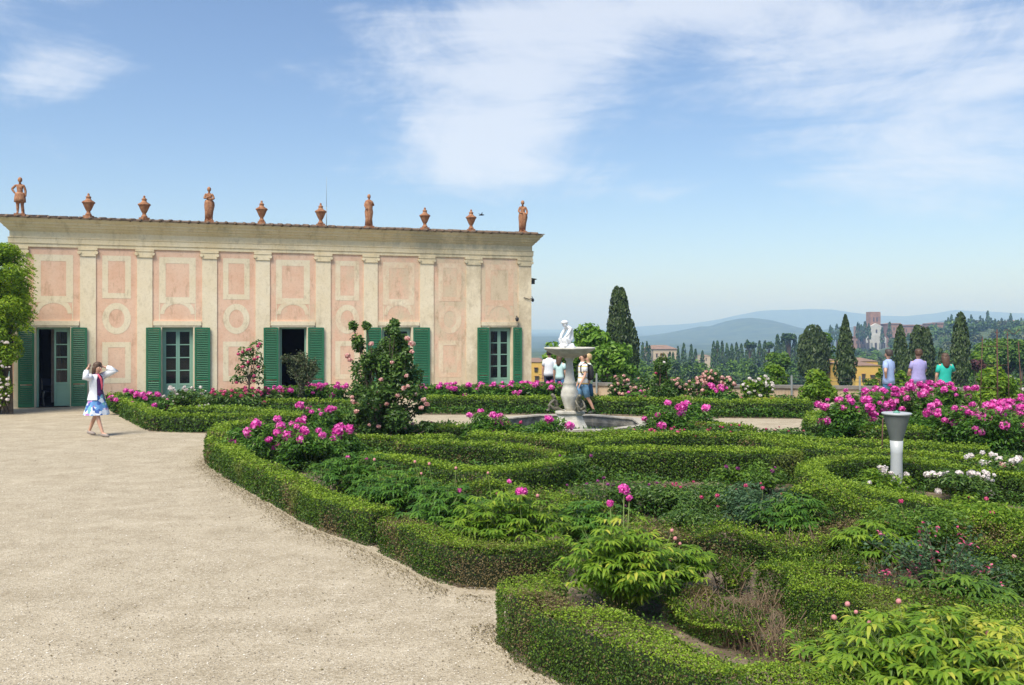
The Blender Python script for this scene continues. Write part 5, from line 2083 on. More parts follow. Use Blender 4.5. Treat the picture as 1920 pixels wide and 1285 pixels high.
def people():
    # woman walking at the left, hands in her hair
    g = P(181, 818)
    arms = {-1: [(-.30, .02, 1.42), (-.20, .09, 1.62), (-.13, .11, 1.67)], 1: [(.30, -.28, 1.58), (.17, -.08, 1.66), (.12, .0, 1.68)]}
    legs = {-1: [(-.09, -.14, .50), (-.08, -.30, .085), (-.08, -.44, .05)], 1: [(.09, .12, .50), (.08, .33, .10), (.08, .21, .035)]}
    w = person('woman walking with both hands in her brown hair, white cardigan and blue flowered skirt', (g[0], g[1], 0), R(66), 1.67, arms, legs, 'purple_cloth', None, 'hair_brown', 'short', 'long', 'shoe', .88, head=(0, -.04), hem=.96)
    c = MB()
    wv = lambda i, th: .03 * sin(th * 4 + i) + .02 * sin(th * 9)
    # open cardigan: rings with a gap at the front
    rg = [(.88, .22, .18), (.97, .20, .16), (1.10, .165, .13), (1.25, .178, .135), (1.36, .19, .135), (1.44, .18, .12), (1.49, .10, .085)]
    n = 22
    V = []
    for i, (z, rx, ry) in enumerate(rg):
        gap = .55 if i < 5 else .4
        for k in range(n):
            th = -pi / 2 + gap + (2 * pi - 2 * gap) * k / (n - 1)
            q = 1 + .03 * sin(th * 5 + i)
            V.append((rx * q * cos(th), ry * q * sin(th), z))
    c.add(V, [(i * n + k, i * n + k + 1, (i + 1) * n + k + 1, (i + 1) * n + k) for i in range(len(rg) - 1) for k in range(n - 1)], smooth=True)
    for s in (-1, 1):
        el, wr, hd = [np.array(q) for q in arms[s]]
        sh = np.array((s * .16, 0, 1.43))
        limb_tube(c, [sh, sh + (el - sh) * .5, el, el + (wr - el) * .45, el + (wr - el) * .8], [.088, .084, .082, .070, .056])
    o = c.build('cardigan', 'white_cloth', w)
    sk = MB()
    sk.rings([(0, 0, .52, .30, .27), (0, 0, .60, .285, .25), (0, 0, .75, .24, .20), (0, 0, .90, .19, .15), (0, 0, 1.02, .15, .12)], 40, 0, caps=False, wav=lambda i, th: (.07 - .014 * i) * sin(th * 9 + i * .4) + .02 * sin(th * 4))
    sk.build('skirt', 'floral', w)
    sc = MB()
    sc.tube([(-.05, -.10, 1.50), (.0, -.15, 1.38), (.035, -.145, 1.22), (.03, -.13, 1.12)], [.02, .028, .026, .012], 8)
    sc.build('scarf', 'pink_scarf', w)

    # couple walking behind the fountain
    y = F * EYE / (778 - HOR)
    x = (1093 - 960) / F * y
    arms = {-1: [(-.23, .06, 1.16), (-.22, -.06, .92), (-.22, -.09, .84)], 1: [(.22, -.02, 1.16), (.23, -.14, .94), (.22, -.18, .87)]}
    legs = {-1: [(-.09, -.10, .49), (-.09, -.10, .08), (-.10, -.24, .035)], 1: [(.09, .10, .50), (.10, .30, .12), (.10, .18, .035)]}
    m = person('man in a striped white and yellow shirt with a black backpack walking behind the fountain', (x, y, 0), R(-72), 1.76, arms, legs, 'stripes', 'light_denim', 'hair_brown', 'short', 'short', 'dark_shoe', 1.0, shorts=True)
    b = MB()
    b.rings([(0, .20, .98, .12, .05), (0, .215, 1.04, .15, .09), (0, .22, 1.2, .155, .105), (0, .21, 1.34, .14, .09), (0, .20, 1.42, .09, .05)], 18)
    for s in (-1, 1):
        b.tube([(s * .10, .17, 1.40), (s * .115, .02, 1.50), (s * .12, -.12, 1.40), (s * .15, -.13, 1.22), (s * .15, .05, 1.05), (s * .12, .15, 1.02)], .016, 8)
    bo = b.build('backpack', 'black_cloth', None)
    bo.location = m.location
    bo.rotation_euler = m.rotation_euler
    bo.scale = m.scale
    tag(bo, 'black backpack on the back of the man in the striped shirt', 'backpack')
    x2 = (1103 - 960) / F * (y + .55)
    arms = {-1: [(-.21, .04, 1.16), (-.22, -.02, .92), (-.22, -.04, .84)], 1: [(.20, .04, 1.16), (.22, -.05, .93), (.22, -.08, .86)]}
    legs = {-1: [(-.09, -.08, .49), (-.09, -.04, .08), (-.10, -.18, .035)], 1: [(.09, .06, .50), (.10, .24, .12), (.10, .12, .035)]}
    person('blond woman in a pale green top walking beside the man with the backpack', (x2, y + .55, 0), R(-76), 1.70, arms, legs, 'pale_green_cloth', 'denim', 'hair_blond', 'none' if False else 'short', 'short', 'shoe', .9, shorts=True)
    # couple left of the stem, seen from behind
    y = 30.4
    person('dark haired man in a white shirt seen from behind, left of the fountain', ((1030 - 960) / F * y, y, 0), R(172), 1.72, DEF_ARM, DEF_LEG, 'white_cloth', 'navy', 'hair_dark', 'short', 'short', girth=1.02)
    y = 29.6
    person('woman with long brown hair in a mint top seen from behind, beside the fountain stem', ((1049.5 - 960) / F * y, y, 0), R(150), 1.60, DEF_ARM, DEF_LEG, 'mint_cloth', 'denim', 'hair_brown', 'short', 'long', girth=.88)
    # three at the wall on the right
    y = 26.0
    arms = {-1: [(-.22, .02, 1.15), (-.20, -.10, .98), (-.18, -.14, .93)], 1: [(.34, .10, 1.20), (.22, -.02, .98), (.18, -.05, .95)]}
    # arm bent, hand on hip
    person('man in light blue shirt and jeans, hand on hip, by the wall', ((1666 - 960) / F * y, y, 0), R(218), 1.84, {-1: arms[-1], 1: [(.36, .12, 1.19), (.20, .04, 1.02), (.15, .02, .99)]}, DEF_LEG, 'lightblue_cloth', 'denim', 'hair_grey', 'short', 'short', girth=1.04, hem=.84)
    y = 26.2
    arms = {-1: [(-.24, -.04, 1.17), (-.16, -.24, 1.05), (-.10, -.28, 1.06)], 1: [(.24, -.04, 1.17), (.16, -.24, 1.05), (.10, -.28, 1.06)]}
    person('man in a lilac shirt and beige trousers looking over the wall, seen from behind', ((1722 - 960) / F * y, y, 0), R(190), 1.84, arms, DEF_LEG, 'lilac_cloth', 'beige_cloth', 'hair_brown', 'short', 'short', girth=1.12, hem=.86)
    y = 25.6
    arms = {-1: [(-.30, -.10, 1.22), (-.14, -.18, 1.44), (-.08, -.17, 1.52)], 1: [(.24, .02, 1.15), (.22, -.10, .93), (.21, -.14, .86)]}
    person('woman in a teal top seen from behind, one hand raised to her face', ((1772 - 960) / F * y, y, 0), R(176), 1.74, arms, DEF_LEG, 'teal_cloth', 'black_cloth', 'hair_brown', 'short', 'long', girth=1.0, hem=.80)


people()


def statue(px, label, arms, legs, drape, hgt=1.13, rz=0.0):
    loc = on_roof(px)
    root = empty('roof_statue', loc, ANG + rz)
    tag(root, label, 'statue', 'terracotta statues on the roof edge')
    J, E = figure_joints(arms, legs, fingers=False, girth=1.35, limb=1.55)
    b = skin_body('figure', J, E, 'terracotta', root)
    d = MB()
    if drape == 'kilt':
        d.rings([(0, 0, .58, .25, .20), (0, 0, .75, .25, .19), (0, 0, .98, .22, .17), (0, 0, 1.05, .19, .15)], 24, 0, wav=lambda i, th: (.08 - .02 * i) * sin(th * 8))
    elif drape == 'robe':
        d.rings([(0, .01, .04, .22, .19), (0, .01, .4, .19, .17), (0, 0, .8, .24, .19), (0, 0, 1.02, .20, .16), (0, 0, 1.25, .24, .17), (0, 0, 1.40, .20, .14), (0, 0, 1.5, .1, .09)], 26, 0, wav=lambda i, th: (.09 - .012 * i) * sin(th * 7 + i * .35))
    else:
        d.rings([(-.02, .04, .04, .19, .15), (0, .03, .5, .21, .17), (.02, .02, .8, .25, .20), (.02, 0, .98, .24, .18), (.0, 0, 1.10, .19, .15)], 24, 0, wav=lambda i, th: .08 * sin(th * 6 + i * .7))
    d.build('drapery', 'terracotta', root)
    h = MB()
    h.rings([(0, .01, 1.60, .088, .085), (0, .01, 1.68, .10, .105), (0, .01, 1.76, .085, .09), (0, .01, 1.81, .04, .05)], 16, 0, wav=lambda i, th: .07 * sin(6 * th + i))
    h.build('hair', 'terracotta', root)
    p = MB()
    p.box(-.24, .24, -.2, .2, -.16, .02)
    p.tube([(.12, .10, 0), (.10, .08, .6)], [.08, .05], 8)
    p.build('plinth', 'terracotta', root)
    scaled(root, hgt / 1.82)


statue(36, 'leftmost terracotta statue on the roof, hand on hip and bare chest', {-1: [(-.36, .02, 1.22), (-.22, -.02, 1.02), (-.15, -.02, 1.0)], 1: [(.24, .02, 1.15), (.25, -.02, .92), (.24, -.02, .84)]}, DEF_LEG, 'kilt', 1.15)
statue(392, 'second terracotta statue on the roof, arms crossed over the chest', {-1: [(-.25, -.04, 1.18), (-.06, -.20, 1.22), (.02, -.2, 1.24)], 1: [(.25, -.04, 1.18), (.10, -.20, 1.12), (.02, -.2, 1.14)]}, DEF_LEG, 'wrap', 1.12)
statue(693, 'third terracotta statue on the roof, cloaked, one arm at the breast', {-1: [(-.25, 0, 1.17), (-.22, -.14, .98), (-.17, -.18, .92)], 1: [(.26, -.04, 1.18), (.12, -.24, 1.30), (.03, -.24, 1.36)]}, DEF_LEG, 'robe', 1.12, .2)
statue(982, 'rightmost terracotta statue on the roof at the corner of the building', {-1: [(-.24, 0, 1.17), (-.1, -.18, 1.06), (-.02, -.19, 1.06)], 1: [(.26, 0, 1.17), (.24, -.12, 1.0), (.2, -.16, .98)]}, DEF_LEG, 'wrap', 1.15, -.2)


# ------------------------------------------------------------------ fountain
def fountain():
    c = np.array([(1068 - 960) / F * 20.8, 20.8])
    pool = empty('fountain_pool', (c[0], c[1], 0))
    tag(pool, 'low eight sided stone pool with a worn rim around the fountain', 'pool')
    a0 = pi / 8

    def octo(r, z):
        return [(r * cos(a0 + k * pi / 4), r * sin(a0 + k * pi / 4), z) for k in range(8)]
    mb = MB()
    prof = [(1.90, 0), (1.90, .06), (1.84, .08), (1.82, .26), (1.88, .28), (1.89, .33), (1.86, .34), (1.66, .34), (1.64, .32), (1.68, .28), (1.70, .05)]
    V = []
    for r_, z in prof:
        V += octo(r_, z)
    mb.add(V, [(i * 8 + k, i * 8 + (k + 1) % 8, i * 8 + 8 + (k + 1) % 8, i * 8 + 8 + k) for i in range(len(prof) - 1) for k in range(8)])
    mb.build('basin', 'dirty_stone', pool)
    w = MB()
    w.add(octo(1.69, .16), [tuple(range(8))])
    w.build('water', 'pool_water', pool)
    rm = MB()
    V = octo(1.893, .343) + octo(1.655, .343) + octo(1.893, .30) + octo(1.655, .30)
    rm.add(V, [(k, (k + 1) % 8, 8 + (k + 1) % 8, 8 + k) for k in range(8)] + [(16 + k, 16 + (k + 1) % 8, (k + 1) % 8, k) for k in range(8)] + [(8 + k, 8 + (k + 1) % 8, 24 + (k + 1) % 8, 24 + k) for k in range(8)])
    rm.build('rim', 'stone', pool)
    ft = empty('fountain', (c[0], c[1], 0))
    tag(ft, 'pale stone fountain with a shallow bowl on a baluster stem', 'fountain')
    s = MB()
    k = 20.8 / F      # metres per pixel

    def z(py):
        return EYE - (py - HOR) * k
    b = MB()
    tri = []
    for zz, r_ in ((.02, .46), (.14, .46), (.16, .40), (.24, .38), (z(786), .30), (z(778), .27), (z(774), .33), (z(770), .33)):
        tri.append([(r_ * cos(th), r_ * sin(th), zz) for th in [pi / 6 + i * pi / 6 * 1.0 for i in range(12)]])
    V = [p for r_ in tri for p in r_]
    # three lobed base
    V = [(x * (1 + .18 * cos(3 * (math.atan2(y_, x) + .5))), y_ * (1 + .18 * cos(3 * (math.atan2(y_, x) + .5))), zz) for x, y_, zz in V]
    n = 12
    b.add(V, [(i * n + q, i * n + (q + 1) % n, i * n + n + (q + 1) % n, i * n + n + q) for i in range(len(tri) - 1) for q in range(n)] + [tuple((len(tri) - 1) * n + q for q in range(n))])
    b.build('pedestal', 'light_stone', ft)
    s.lathe([(.10, z(770)), (.12, z(764)), (.17, z(752)), (.20, z(744)), (.205, z(740)), (.195, z(737)), (.20, z(735)), (.17, z(728)), (.145, z(720)), (.155, z(719)), (.13, z(716)), (.10, z(704)), (.085, z(690)), (.075, z(678)), (.09, z(676)), (.11, z(673)), (.12, z(671)), (.16, z(669))], n=32)
    s.build('stem', 'light_stone', ft)
    bw = MB()
    bw.lathe([(.12, z(671.5)), (.20, z(669.5)), (.40, z(664)), (.52, z(658)), (.55, z(655.5)), (.58, z(654.5)), (.585, z(652)), (.56, z(651.5)), (.52, z(653)), (.3, z(656)), (.02, z(656.5))], n=48, wav=lambda i, th: .012 * cos(8 * th))
    bw.build('bowl', 'light_stone', ft)
    # bronze monkeys crouching round the pedestal
    for i in range(3):
        a = -pi / 2 + .55 + i * 2 * pi / 3
        r_ = .30
        mk = empty('bronze_monkey', (c[0] + r_ * cos(a), c[1] + r_ * sin(a), z(771)), a + pi / 2)
        tag(mk, ['green bronze monkey crouching at the right of the fountain stem', 'green bronze monkey on the far side of the fountain stem', 'green bronze monkey crouching at the left of the fountain stem'][i], 'statue', 'bronze monkeys round the fountain stem')
        J = [(0, 0, .07, .075, .07), (0, -.01, .20, .07, .06), (0, -.05, .31, .05, .045), (0, -.09, .38, .055, .06), (0, -.14, .36, .03, .03)]
        E = [(0, 1), (1, 2), (2, 3), (3, 4)]
        for s_ in (-1, 1):
            b0 = len(J)
            J += [(s_ * .09, -.06, .27, .028, .028), (s_ * .10, -.14, .18, .022, .022), (s_ * .06, -.19, .10, .018, .018), (s_ * .09, -.08, .06, .04, .04), (s_ * .11, -.16, .16, .03, .03), (s_ * .09, -.17, .03, .022, .022), (s_ * .09, -.24, .02, .016, .014)]
            E += [(1, b0), (b0, b0 + 1), (b0 + 1, b0 + 2), (0, b0 + 3), (b0 + 3, b0 + 4), (b0 + 4, b0 + 5), (b0 + 5, b0 + 6)]
        b0 = len(J)
        J += [(0, .10, .04, .02, .02), (.04, .16, .02, .014, .014), (.12, .17, .02, .01, .01)]
        E += [(0, b0), (b0, b0 + 1), (b0 + 1, b0 + 2)]
        skin_body('monkey_body', J, E, 'bronze', mk, 2)
    # crouching white child on top
    zt = z(652)
    pu = empty('marble_child', (c[0] - .03, c[1], zt), R(-62))
    tag(pu, 'white marble child crouching on top of the fountain bowl', 'statue')
    J = [(0, .04, .16, .115, .10), (0, .07, .28, .10, .09), (0, .05, .40, .10, .085), (0, .01, .47, .075, .07), (0, -.05, .50, .045, .045), (0, -.11, .535, .075, .075), (0, -.14, .52, .065, .065)]
    E = [(i, i + 1) for i in range(6)]
    for s_ in (-1, 1):
        b0 = len(J)
        J += [(s_ * .11, -.0, .44, .045, .045), (s_ * .13, -.10, .30, .038, .038), (s_ * .07, -.17, .20, .028, .028), (s_ * .09, -.02, .13, .075, .07), (s_ * .12, -.17, .21, .055, .055), (s_ * .11, -.10, .06, .042, .045), (s_ * .11, -.19, .035, .03, .026)]
        E += [(3, b0), (b0, b0 + 1), (b0 + 1, b0 + 2), (0, b0 + 3), (b0 + 3, b0 + 4), (b0 + 4, b0 + 5), (b0 + 5, b0 + 6)]
    skin_body('child_body', J, E, 'statue_marble', pu, 2)
    hb = MB()
    hb.ball((0, -.095, .575), (.082, .085, .055), 14)
    hb.build('hair', 'statue_marble', pu)
    r2 = MB()
    r2.lathe([(.17, -.045), (.18, .02), (.15, .04), (.13, .10), (.02, .12)], n=18, wav=lambda i, th: .06 * sin(5 * th))
    r2.build('rock', 'statue_marble', pu)


fountain()


# ------------------------------------------------------------------ low wall, railing, fixtures
def parapet():
    a, b = WALL_A, WALL_B
    L = float(np.linalg.norm(b - a))
    ang = math.atan2(wdir[1], wdir[0])
    root = empty('garden_wall', (a[0], a[1], 0), ang)
    tag(root, 'low ochre plastered terrace wall with a dark stone coping', 'wall')
    mb = MB()
    mb.box(0, L, -.16, .16, -6, .45)
    mb.build('wall', 'parapet_plaster', root)
    c = MB()
    n = 22
    for i in range(n):
        c.box(L * i / n + .004, L * (i + 1) / n - .004, -.21, .21, .451, .545 + random.uniform(-.003, .003))
    c.build('coping', 'cap_stone', root)
    rl = empty('wire_railing', (a[0], a[1], .545), ang)
    tag(rl, 'thin wire railing on slim posts along the top of the low wall', 'railing')
    us = []
    for px in (1120, 1340, 1483, 1610, 1755, 1898):
        # intersection of the pixel ray with the wall line
        k = (px - 960) / F
        t = (k * a[1] - a[0]) / (wdir[0] - k * wdir[1])
        us.append(t)
    for u in us:
        p = MB()
        p.box(u - .03, u + .03, -.26, -.2125, -.35, .34)
        p.build('post', 'zinc', rl)
    for z_ in (.27, .15):
        w = MB()
        w.tube([(0.2, -.235, z_), (L, -.235, z_)], .006, 5)
        w.build('wire', 'metal_dark', rl)


parapet()


def bollard_lamp():
    g = np.array([(1681 - 960) / F * 13.5, 13.5])
    root = empty('post_lamp', (g[0], g[1], 0))
    tag(root, 'white and grey funnel shaped garden lamp standing among the box hedges', 'lamp')
    k = 13.5 / F

    def z(py):
        return EYE - (py - HOR) * k
    p = MB()
    p.lathe([(.095, 0), (.095, .02), (.084, z(870)), (.083, z(850)), (.093, z(826))], n=32)
    p.build('post', 'lamp_white', root)
    h = MB()
    h.lathe([(.090, z(827)), (.098, z(822)), (.142, z(800)), (.172, z(786)), (.191, z(778)), (.17, z(777))], n=32, smooth=False)
    h.build('shade', 'lamp_grey', root)
    r_ = MB()
    r_.lathe([(.17, z(778.5)), (.205, z(778)), (.213, z(775)), (.205, z(774)), (.18, z(773.5)), (.02, z(774.3))], n=40)
    r_.build('lid', 'lamp_white', root)
    m = MB()
    m.lathe([(.05, z(774.2)), (.05, z(773)), (.02, z(771)), (.005, z(770))], n=12)
    m.build('finial', 'copper_green', root)


bollard_lamp()


def obelisk():
    y = 24.0
    g = at(1875, 0, y)
    root = empty('iron_obelisk', (g[0], g[1], 0))
    tag(root, 'rusty iron plant obelisk with thin legs and small crosses at the top', 'plant support')
    k = y / F
    for px, top_ in ((1843, 632), (1864, 618), (1885, 622), (1900, 640)):
        mb = MB()
        x = (px - 1875) * k
        yy = random.uniform(-.25, .25)
        zt = EYE - (top_ - HOR) * k
        mb.tube([(x * 1.15, yy * 1.6, 0), (x, yy, zt)], .011 if px != 1864 else .018, 6)
        mb.tube([(x - .05, yy, zt - .08), (x + .05, yy, zt - .08)], .008, 5)
        mb.build('leg', 'rust_iron', root)
    for zz in (.9, 1.5, 2.0):
        mb = MB()
        mb.tube([((1843 - 1875) * k, .2, zz), ((1864 - 1875) * k, -.2, zz), ((1885 - 1875) * k, .1, zz), ((1900 - 1875) * k, .2, zz)], .007, 5)
        mb.build('hoop', 'rust_iron', root)
    t = MB()
    t.tube([((1885 - 1875) * k + .10 * i / 6 * 4.5, .1, 2.38 + .07 * sin(i * 1.3)) for i in range(7)], .008, 5)
    t.build('scroll', 'rust_iron', root)


obelisk()


def stake(label, px, pt, pb, y):
    g = at(px, 0, y)
    mb = MB()
    mb.tube([(0, 0, 0), (.02, 0, at(px, pt, y)[2])], .012, 6)
    o = mb.build('plant_stake', 'rust_iron', loc=(g[0], g[1], 0))
    tag(o, label, 'stake')


stake('thin rusty plant stake just left of the post lamp', 1653, 785, 0, 15.9)


def corner_lamps():
    def world(u, y, z):
        n = np.array([-sin(ANG), cos(ANG)])
        q = O2 + tdir * u + n * y
        return (float(q[0]), float(q[1]), z)
    u0 = LEN
    r1 = empty('wall_floodlight', world(u0, .3, Zf(996, 526)), ANG)
    tag(r1, 'dark floodlight with a hood on the upper corner of the building', 'lamp')
    m = MB()
    m.box(.0, .10, -.03, .03, -.03, .03)
    m.build('bracket', 'metal_dark', r1)
    m = MB()
    m.box(.10, .22, -.08, .08, -.12, .04)
    m.build('lamp_body', 'metal_dark', r1)
    m = MB()
    m.obox((.14, 0, .075), (1, 0, -.15), (0, 1, 0), (.15, 0, 1), .14, .12, .015)
    m.build('hood', 'metal_dark', r1)
    r2 = empty('security_camera', world(u0, .25, Zf(996, 560)), ANG)
    tag(r2, 'curled bracket with a small dark camera on the building corner', 'camera')
    m = MB()
    m.tube([(-.3, -.30, .03), (-.1, -.31, -.03), (.0, -.30, .0), (.06, -.02, .03), (.12, 0, .08), (.15, 0, .02)], .013, 6)
    m.build('bracket', 'metal_dark', r2)
    m = MB()
    m.ball((.15, 0, -.05), (.055, .055, .07), 12)
    m.build('lens', 'metal_dark', r2)
    r3 = empty('wall_lantern', world(U(967), -.06, Zf(967, 598)), ANG)
    tag(r3, 'small dark lantern on the pink wall above the last shutters', 'lamp')
    m = MB()
    m.tube([(0, .03, .08), (0, -.08, .1), (0, -.10, .05)], .012, 6)
    m.build('bracket', 'metal_dark', r3)
    m = MB()
    m.lathe([(.03, -.10), (.06, -.06), (.07, .03), (.03, .06)], (0, -.10, 0), 10)
    m.build('lamp_head', 'metal_dark', r3)
    # antenna
    a = empty('antenna', world(U(620), 1.2, 5.9), ANG)
    tag(a, 'thin tall antenna mast above the roof', 'antenna')
    m = MB()
    H = (420 - 315) / F * yf(620)
    m.tube([(0, 0, 0), (0, 0, H * .45)], .014, 6)
    m.build('mast', 'zinc', a)
    m = MB()
    m.tube([(0, 0, H * .45), (0, 0, H)], [.008, .004], 5)
    m.build('whip', 'zinc', a)
    # bird
    m = MB()
    q = at(902, 404, 34)
    b = empty('bird', tuple(q), .4)
    tag(b, 'small dark bird flying just above the roof edge', 'bird')
    J = [(-.10, 0, 0, .015, .012), (0, 0, 0, .04, .035), (.09, 0, .02, .028, .026), (.13, 0, .02, .008, .008)]
    J += [(0, -.08, .05, .022, .008), (-.03, -.20, .09, .008, .004), (0, .08, .05, .022, .008), (-.03, .20, .09, .008, .004)]
    skin_body('bird_body', J, [(0, 1), (1, 2), (2, 3), (1, 4), (4, 5), (1, 6), (6, 7)], 'black_cloth', b, 1, root=1)
    # folding chair inside the left doorway
    c = empty('folding_chair', world(U(84), .95, .01), ANG + .3)
    tag(c, 'light folding chair just inside the left doorway', 'chair')
    for s_ in (-1, 1):
        for q_ in (-1, 1):
            m = MB()
            m.tube([(s_ * .2, -.2 * q_, 0), (s_ * .2, .2 * q_, .45)], .015, 6)
            m.build('leg', 'stone', c)
        m = MB()
        m.tube([(s_ * .2, .2, .45), (s_ * .2, .25, .85)], .013, 6)
        m.build('back_post', 'stone', c)
    m = MB()
    m.box(-.21, .21, -.2, .2, .44, .465)
    m.build('seat', 'navy', c)
    m = MB()
    m.box(-.21, .21, .235, .255, .62, .84)
    m.build('backrest', 'navy', c)


corner_lamps()


# ------------------------------------------------------------------ far landscape
def house(label, px0, px1, pt, pb, y, wall_m, roof_m, depth=8, wins=(), roof_h=None, name='far_house', hip=True, ry=0.0):
    s = y / F
    p = at((px0 + px1) / 2, pb, y)
    W = (px1 - px0) * s
    H = (pb - pt) * s
    z0 = min(p[2], float(terrain_z(p[0], p[1])) + .2) - 1
    base = p[2] - z0
    root = empty(name, (p[0], p[1], z0), ry)
    tag(root, label, 'house')
    m = MB()
    m.box(-W / 2, W / 2, 0, depth, 0, base + H)
    m.build('wall', wall_m, root)
    rh = roof_h if roof_h is not None else W * .14
    r_ = MB()
    o_ = W * .04
    x0, x1, y0, y1, z = -W / 2 - o_, W / 2 + o_, -o_, depth + o_, base + H + .02
    r_.add([(x0, y0, z), (x1, y0, z), (x1, y1, z), (x0, y1, z), (x0 + W * .25, depth / 2, z + rh), (x1 - W * .25, depth / 2, z + rh)], [(0, 1, 5, 4), (1, 2, 5), (2, 3, 4, 5), (3, 0, 4), (3, 2, 1, 0)])
    r_.build('roof', roof_m, root)
    for (wx0, wx1, wt, wb) in wins:
        w = MB()
        cx = ((px0 + px1) / 2)
        w.box((wx0 - cx) * s, (wx1 - cx) * s, -.06, -.004, base + (pb - wb) * s, base + (pb - wt) * s)
        f = w.build('window', 'far_window', root)
        l = MB()
        l.box((wx0 - cx - .8) * s, (wx1 - cx + .8) * s, -.1, -.004, base + (pb - wt + .15) * s, base + (pb - wt + 1.2) * s)
        l.build('lintel', 'far_brick', f)
    return root


def landscape():
    house('yellow ochre house with two dark windows below the garden wall', 1604, 1651, 686, 735, 85, 'far_yellow_wall', 'red_roof', 8, [(1616, 1622, 702, 716), (1632, 1640, 704, 708)], roof_h=.25)
    house('orange house with a tiled roof between the cypress and the yellow house', 1612, 1646, 678, 700, 120, 'far_yellow_wall', 'red_roof', 9, [(1620, 1623, 683, 688), (1632, 1635, 683, 688)])
    house('small orange house half hidden left of the ragged cypress', 1560, 1574, 676, 700, 130, 'far_yellow_wall', 'red_roof', 9, [(1563, 1566, 682, 688)])
    house('yellow house with a red roof seen between the building corner and the fountain', 988, 1020, 680, 730, 60, 'far_yellow_wall', 'red_roof', 8, [(1002, 1008, 690, 697), (1003, 1010, 706, 714)])
    house('cream villa among cypresses below the blue mountain', 1225, 1270, 655, 690, 330, 'far_cream_wall', 'red_roof', 25, [(1230, 1233, 664, 670), (1240, 1243, 664, 670), (1252, 1255, 664, 670), (1261, 1264, 664, 670)])
    house('small pale house among the dark trees right of the villa', 1320, 1332, 668, 685, 400, 'far_cream_wall', 'red_roof', 15, [(1323, 1325, 672, 677)])
    # church on the hill
    y = 760
    s = y / F
    p = at(1640, 655, y)
    ch = empty('hill_church', (p[0], p[1], p[2] - 8))
    tag(ch, 'white marble church with a square brick bell tower on the hill', 'church')
    m = MB()
    x = lambda px: (px - 1640) * s
    zz = lambda py: 8 + (655 - py) * s
    m.box(x(1622), x(1662), 0, 4, 0, zz(636))
    m.add([(x(1621), 0, zz(635.9)), (x(1663), 0, zz(635.9)), (x(1656), 0, zz(628)), (x(1628), 0, zz(628)), (x(1621), 4, zz(635.9)), (x(1663), 4, zz(635.9)), (x(1656), 4, zz(628)), (x(1628), 4, zz(628))], [(0, 1, 2, 3), (7, 6, 5, 4), (0, 3, 7, 4), (1, 5, 6, 2), (3, 2, 6, 7)])
    m.box(x(1632), x(1655), .5, 4, zz(628) + .01, zz(613))
    m.add([(x(1631), .4, zz(613)), (x(1656), .4, zz(613)), (x(1643.5), .4, zz(606.5)), (x(1631), 4, zz(613)), (x(1656), 4, zz(613)), (x(1643.5), 4, zz(606.5))], [(0, 1, 2), (5, 4, 3), (0, 2, 5, 3), (1, 4, 5, 2)])
    m.build('facade', 'far_marble', ch)
    for px in (1626, 1634, 1642, 1650, 1658):
        w = MB()
        w.box(x(px - 2), x(px + 2), -.25, -.05, zz(654), zz(643))
        w.build('arch', 'far_window' if px in (1626, 1642, 1658) else 'zinc', ch)
    w = MB()
    w.box(x(1642.3), x(1645), .2, .45, zz(624), zz(618))
    w.build('window', 'far_window', ch)
    n = MB()
    n.box(x(1634), x(1654), 4.1, 40, 0, zz(612))
    n.build('nave', 'far_brick', ch)
    t = MB()
    t.box(x(1643), x(1662), 12, 22, 0, zz(586))
    for q in range(4):
        t.box(x(1643 + q * 5.2), x(1643 + q * 5.2 + 3), 12, 22, zz(586) + .01, zz(584.5))
    tw = t.build('bell_tower', 'far_brick', ch)
    for px in (1649, 1655):
        w = MB()
        w.box(x(px - 1.2), x(px + 1.2), 11.8, 11.95, zz(603), zz(595))
        w.build('belfry_opening', 'far_window', tw)
    for lb, a, b, tp, bt, yy in (('long brick palace with battlements right of the church', 1664, 1692, 608, 640, 770), ('low brick wing stretching far right of the church', 1692, 1735, 611, 636, 780), ('pinkish brick hill building among cypresses at the right', 1748, 1782, 607, 630, 760), ('low brick convent building left of the church', 1595, 1621, 633, 655, 740)):
        r_ = house(lb, a, b, tp, bt, yy, 'far_brick', 'red_roof', 18, [(a + (b - a) * f, a + (b - a) * f + 2, tp + 6, tp + 12) for f in (.15, .4, .65, .85)], roof_h=.8)
        mm = MB()
        for q in range(int((b - a) / 2.2)):
            mm.box((a + q * 2.2 - (a + b) / 2) * yy / F, (a + q * 2.2 + 1.1 - (a + b) / 2) * yy / F, -.4, .4, 0, .9)
        o = mm.build('battlement', 'far_brick', r_)
        o.location = (0, .6, at(0, tp, yy)[2] - r_.location[2] + .05)
    house('white house high on the wooded ridge at the right edge', 1897, 1908, 603, 612, 760, 'far_cream_wall', 'red_roof', 12, roof_h=1.5)


landscape()


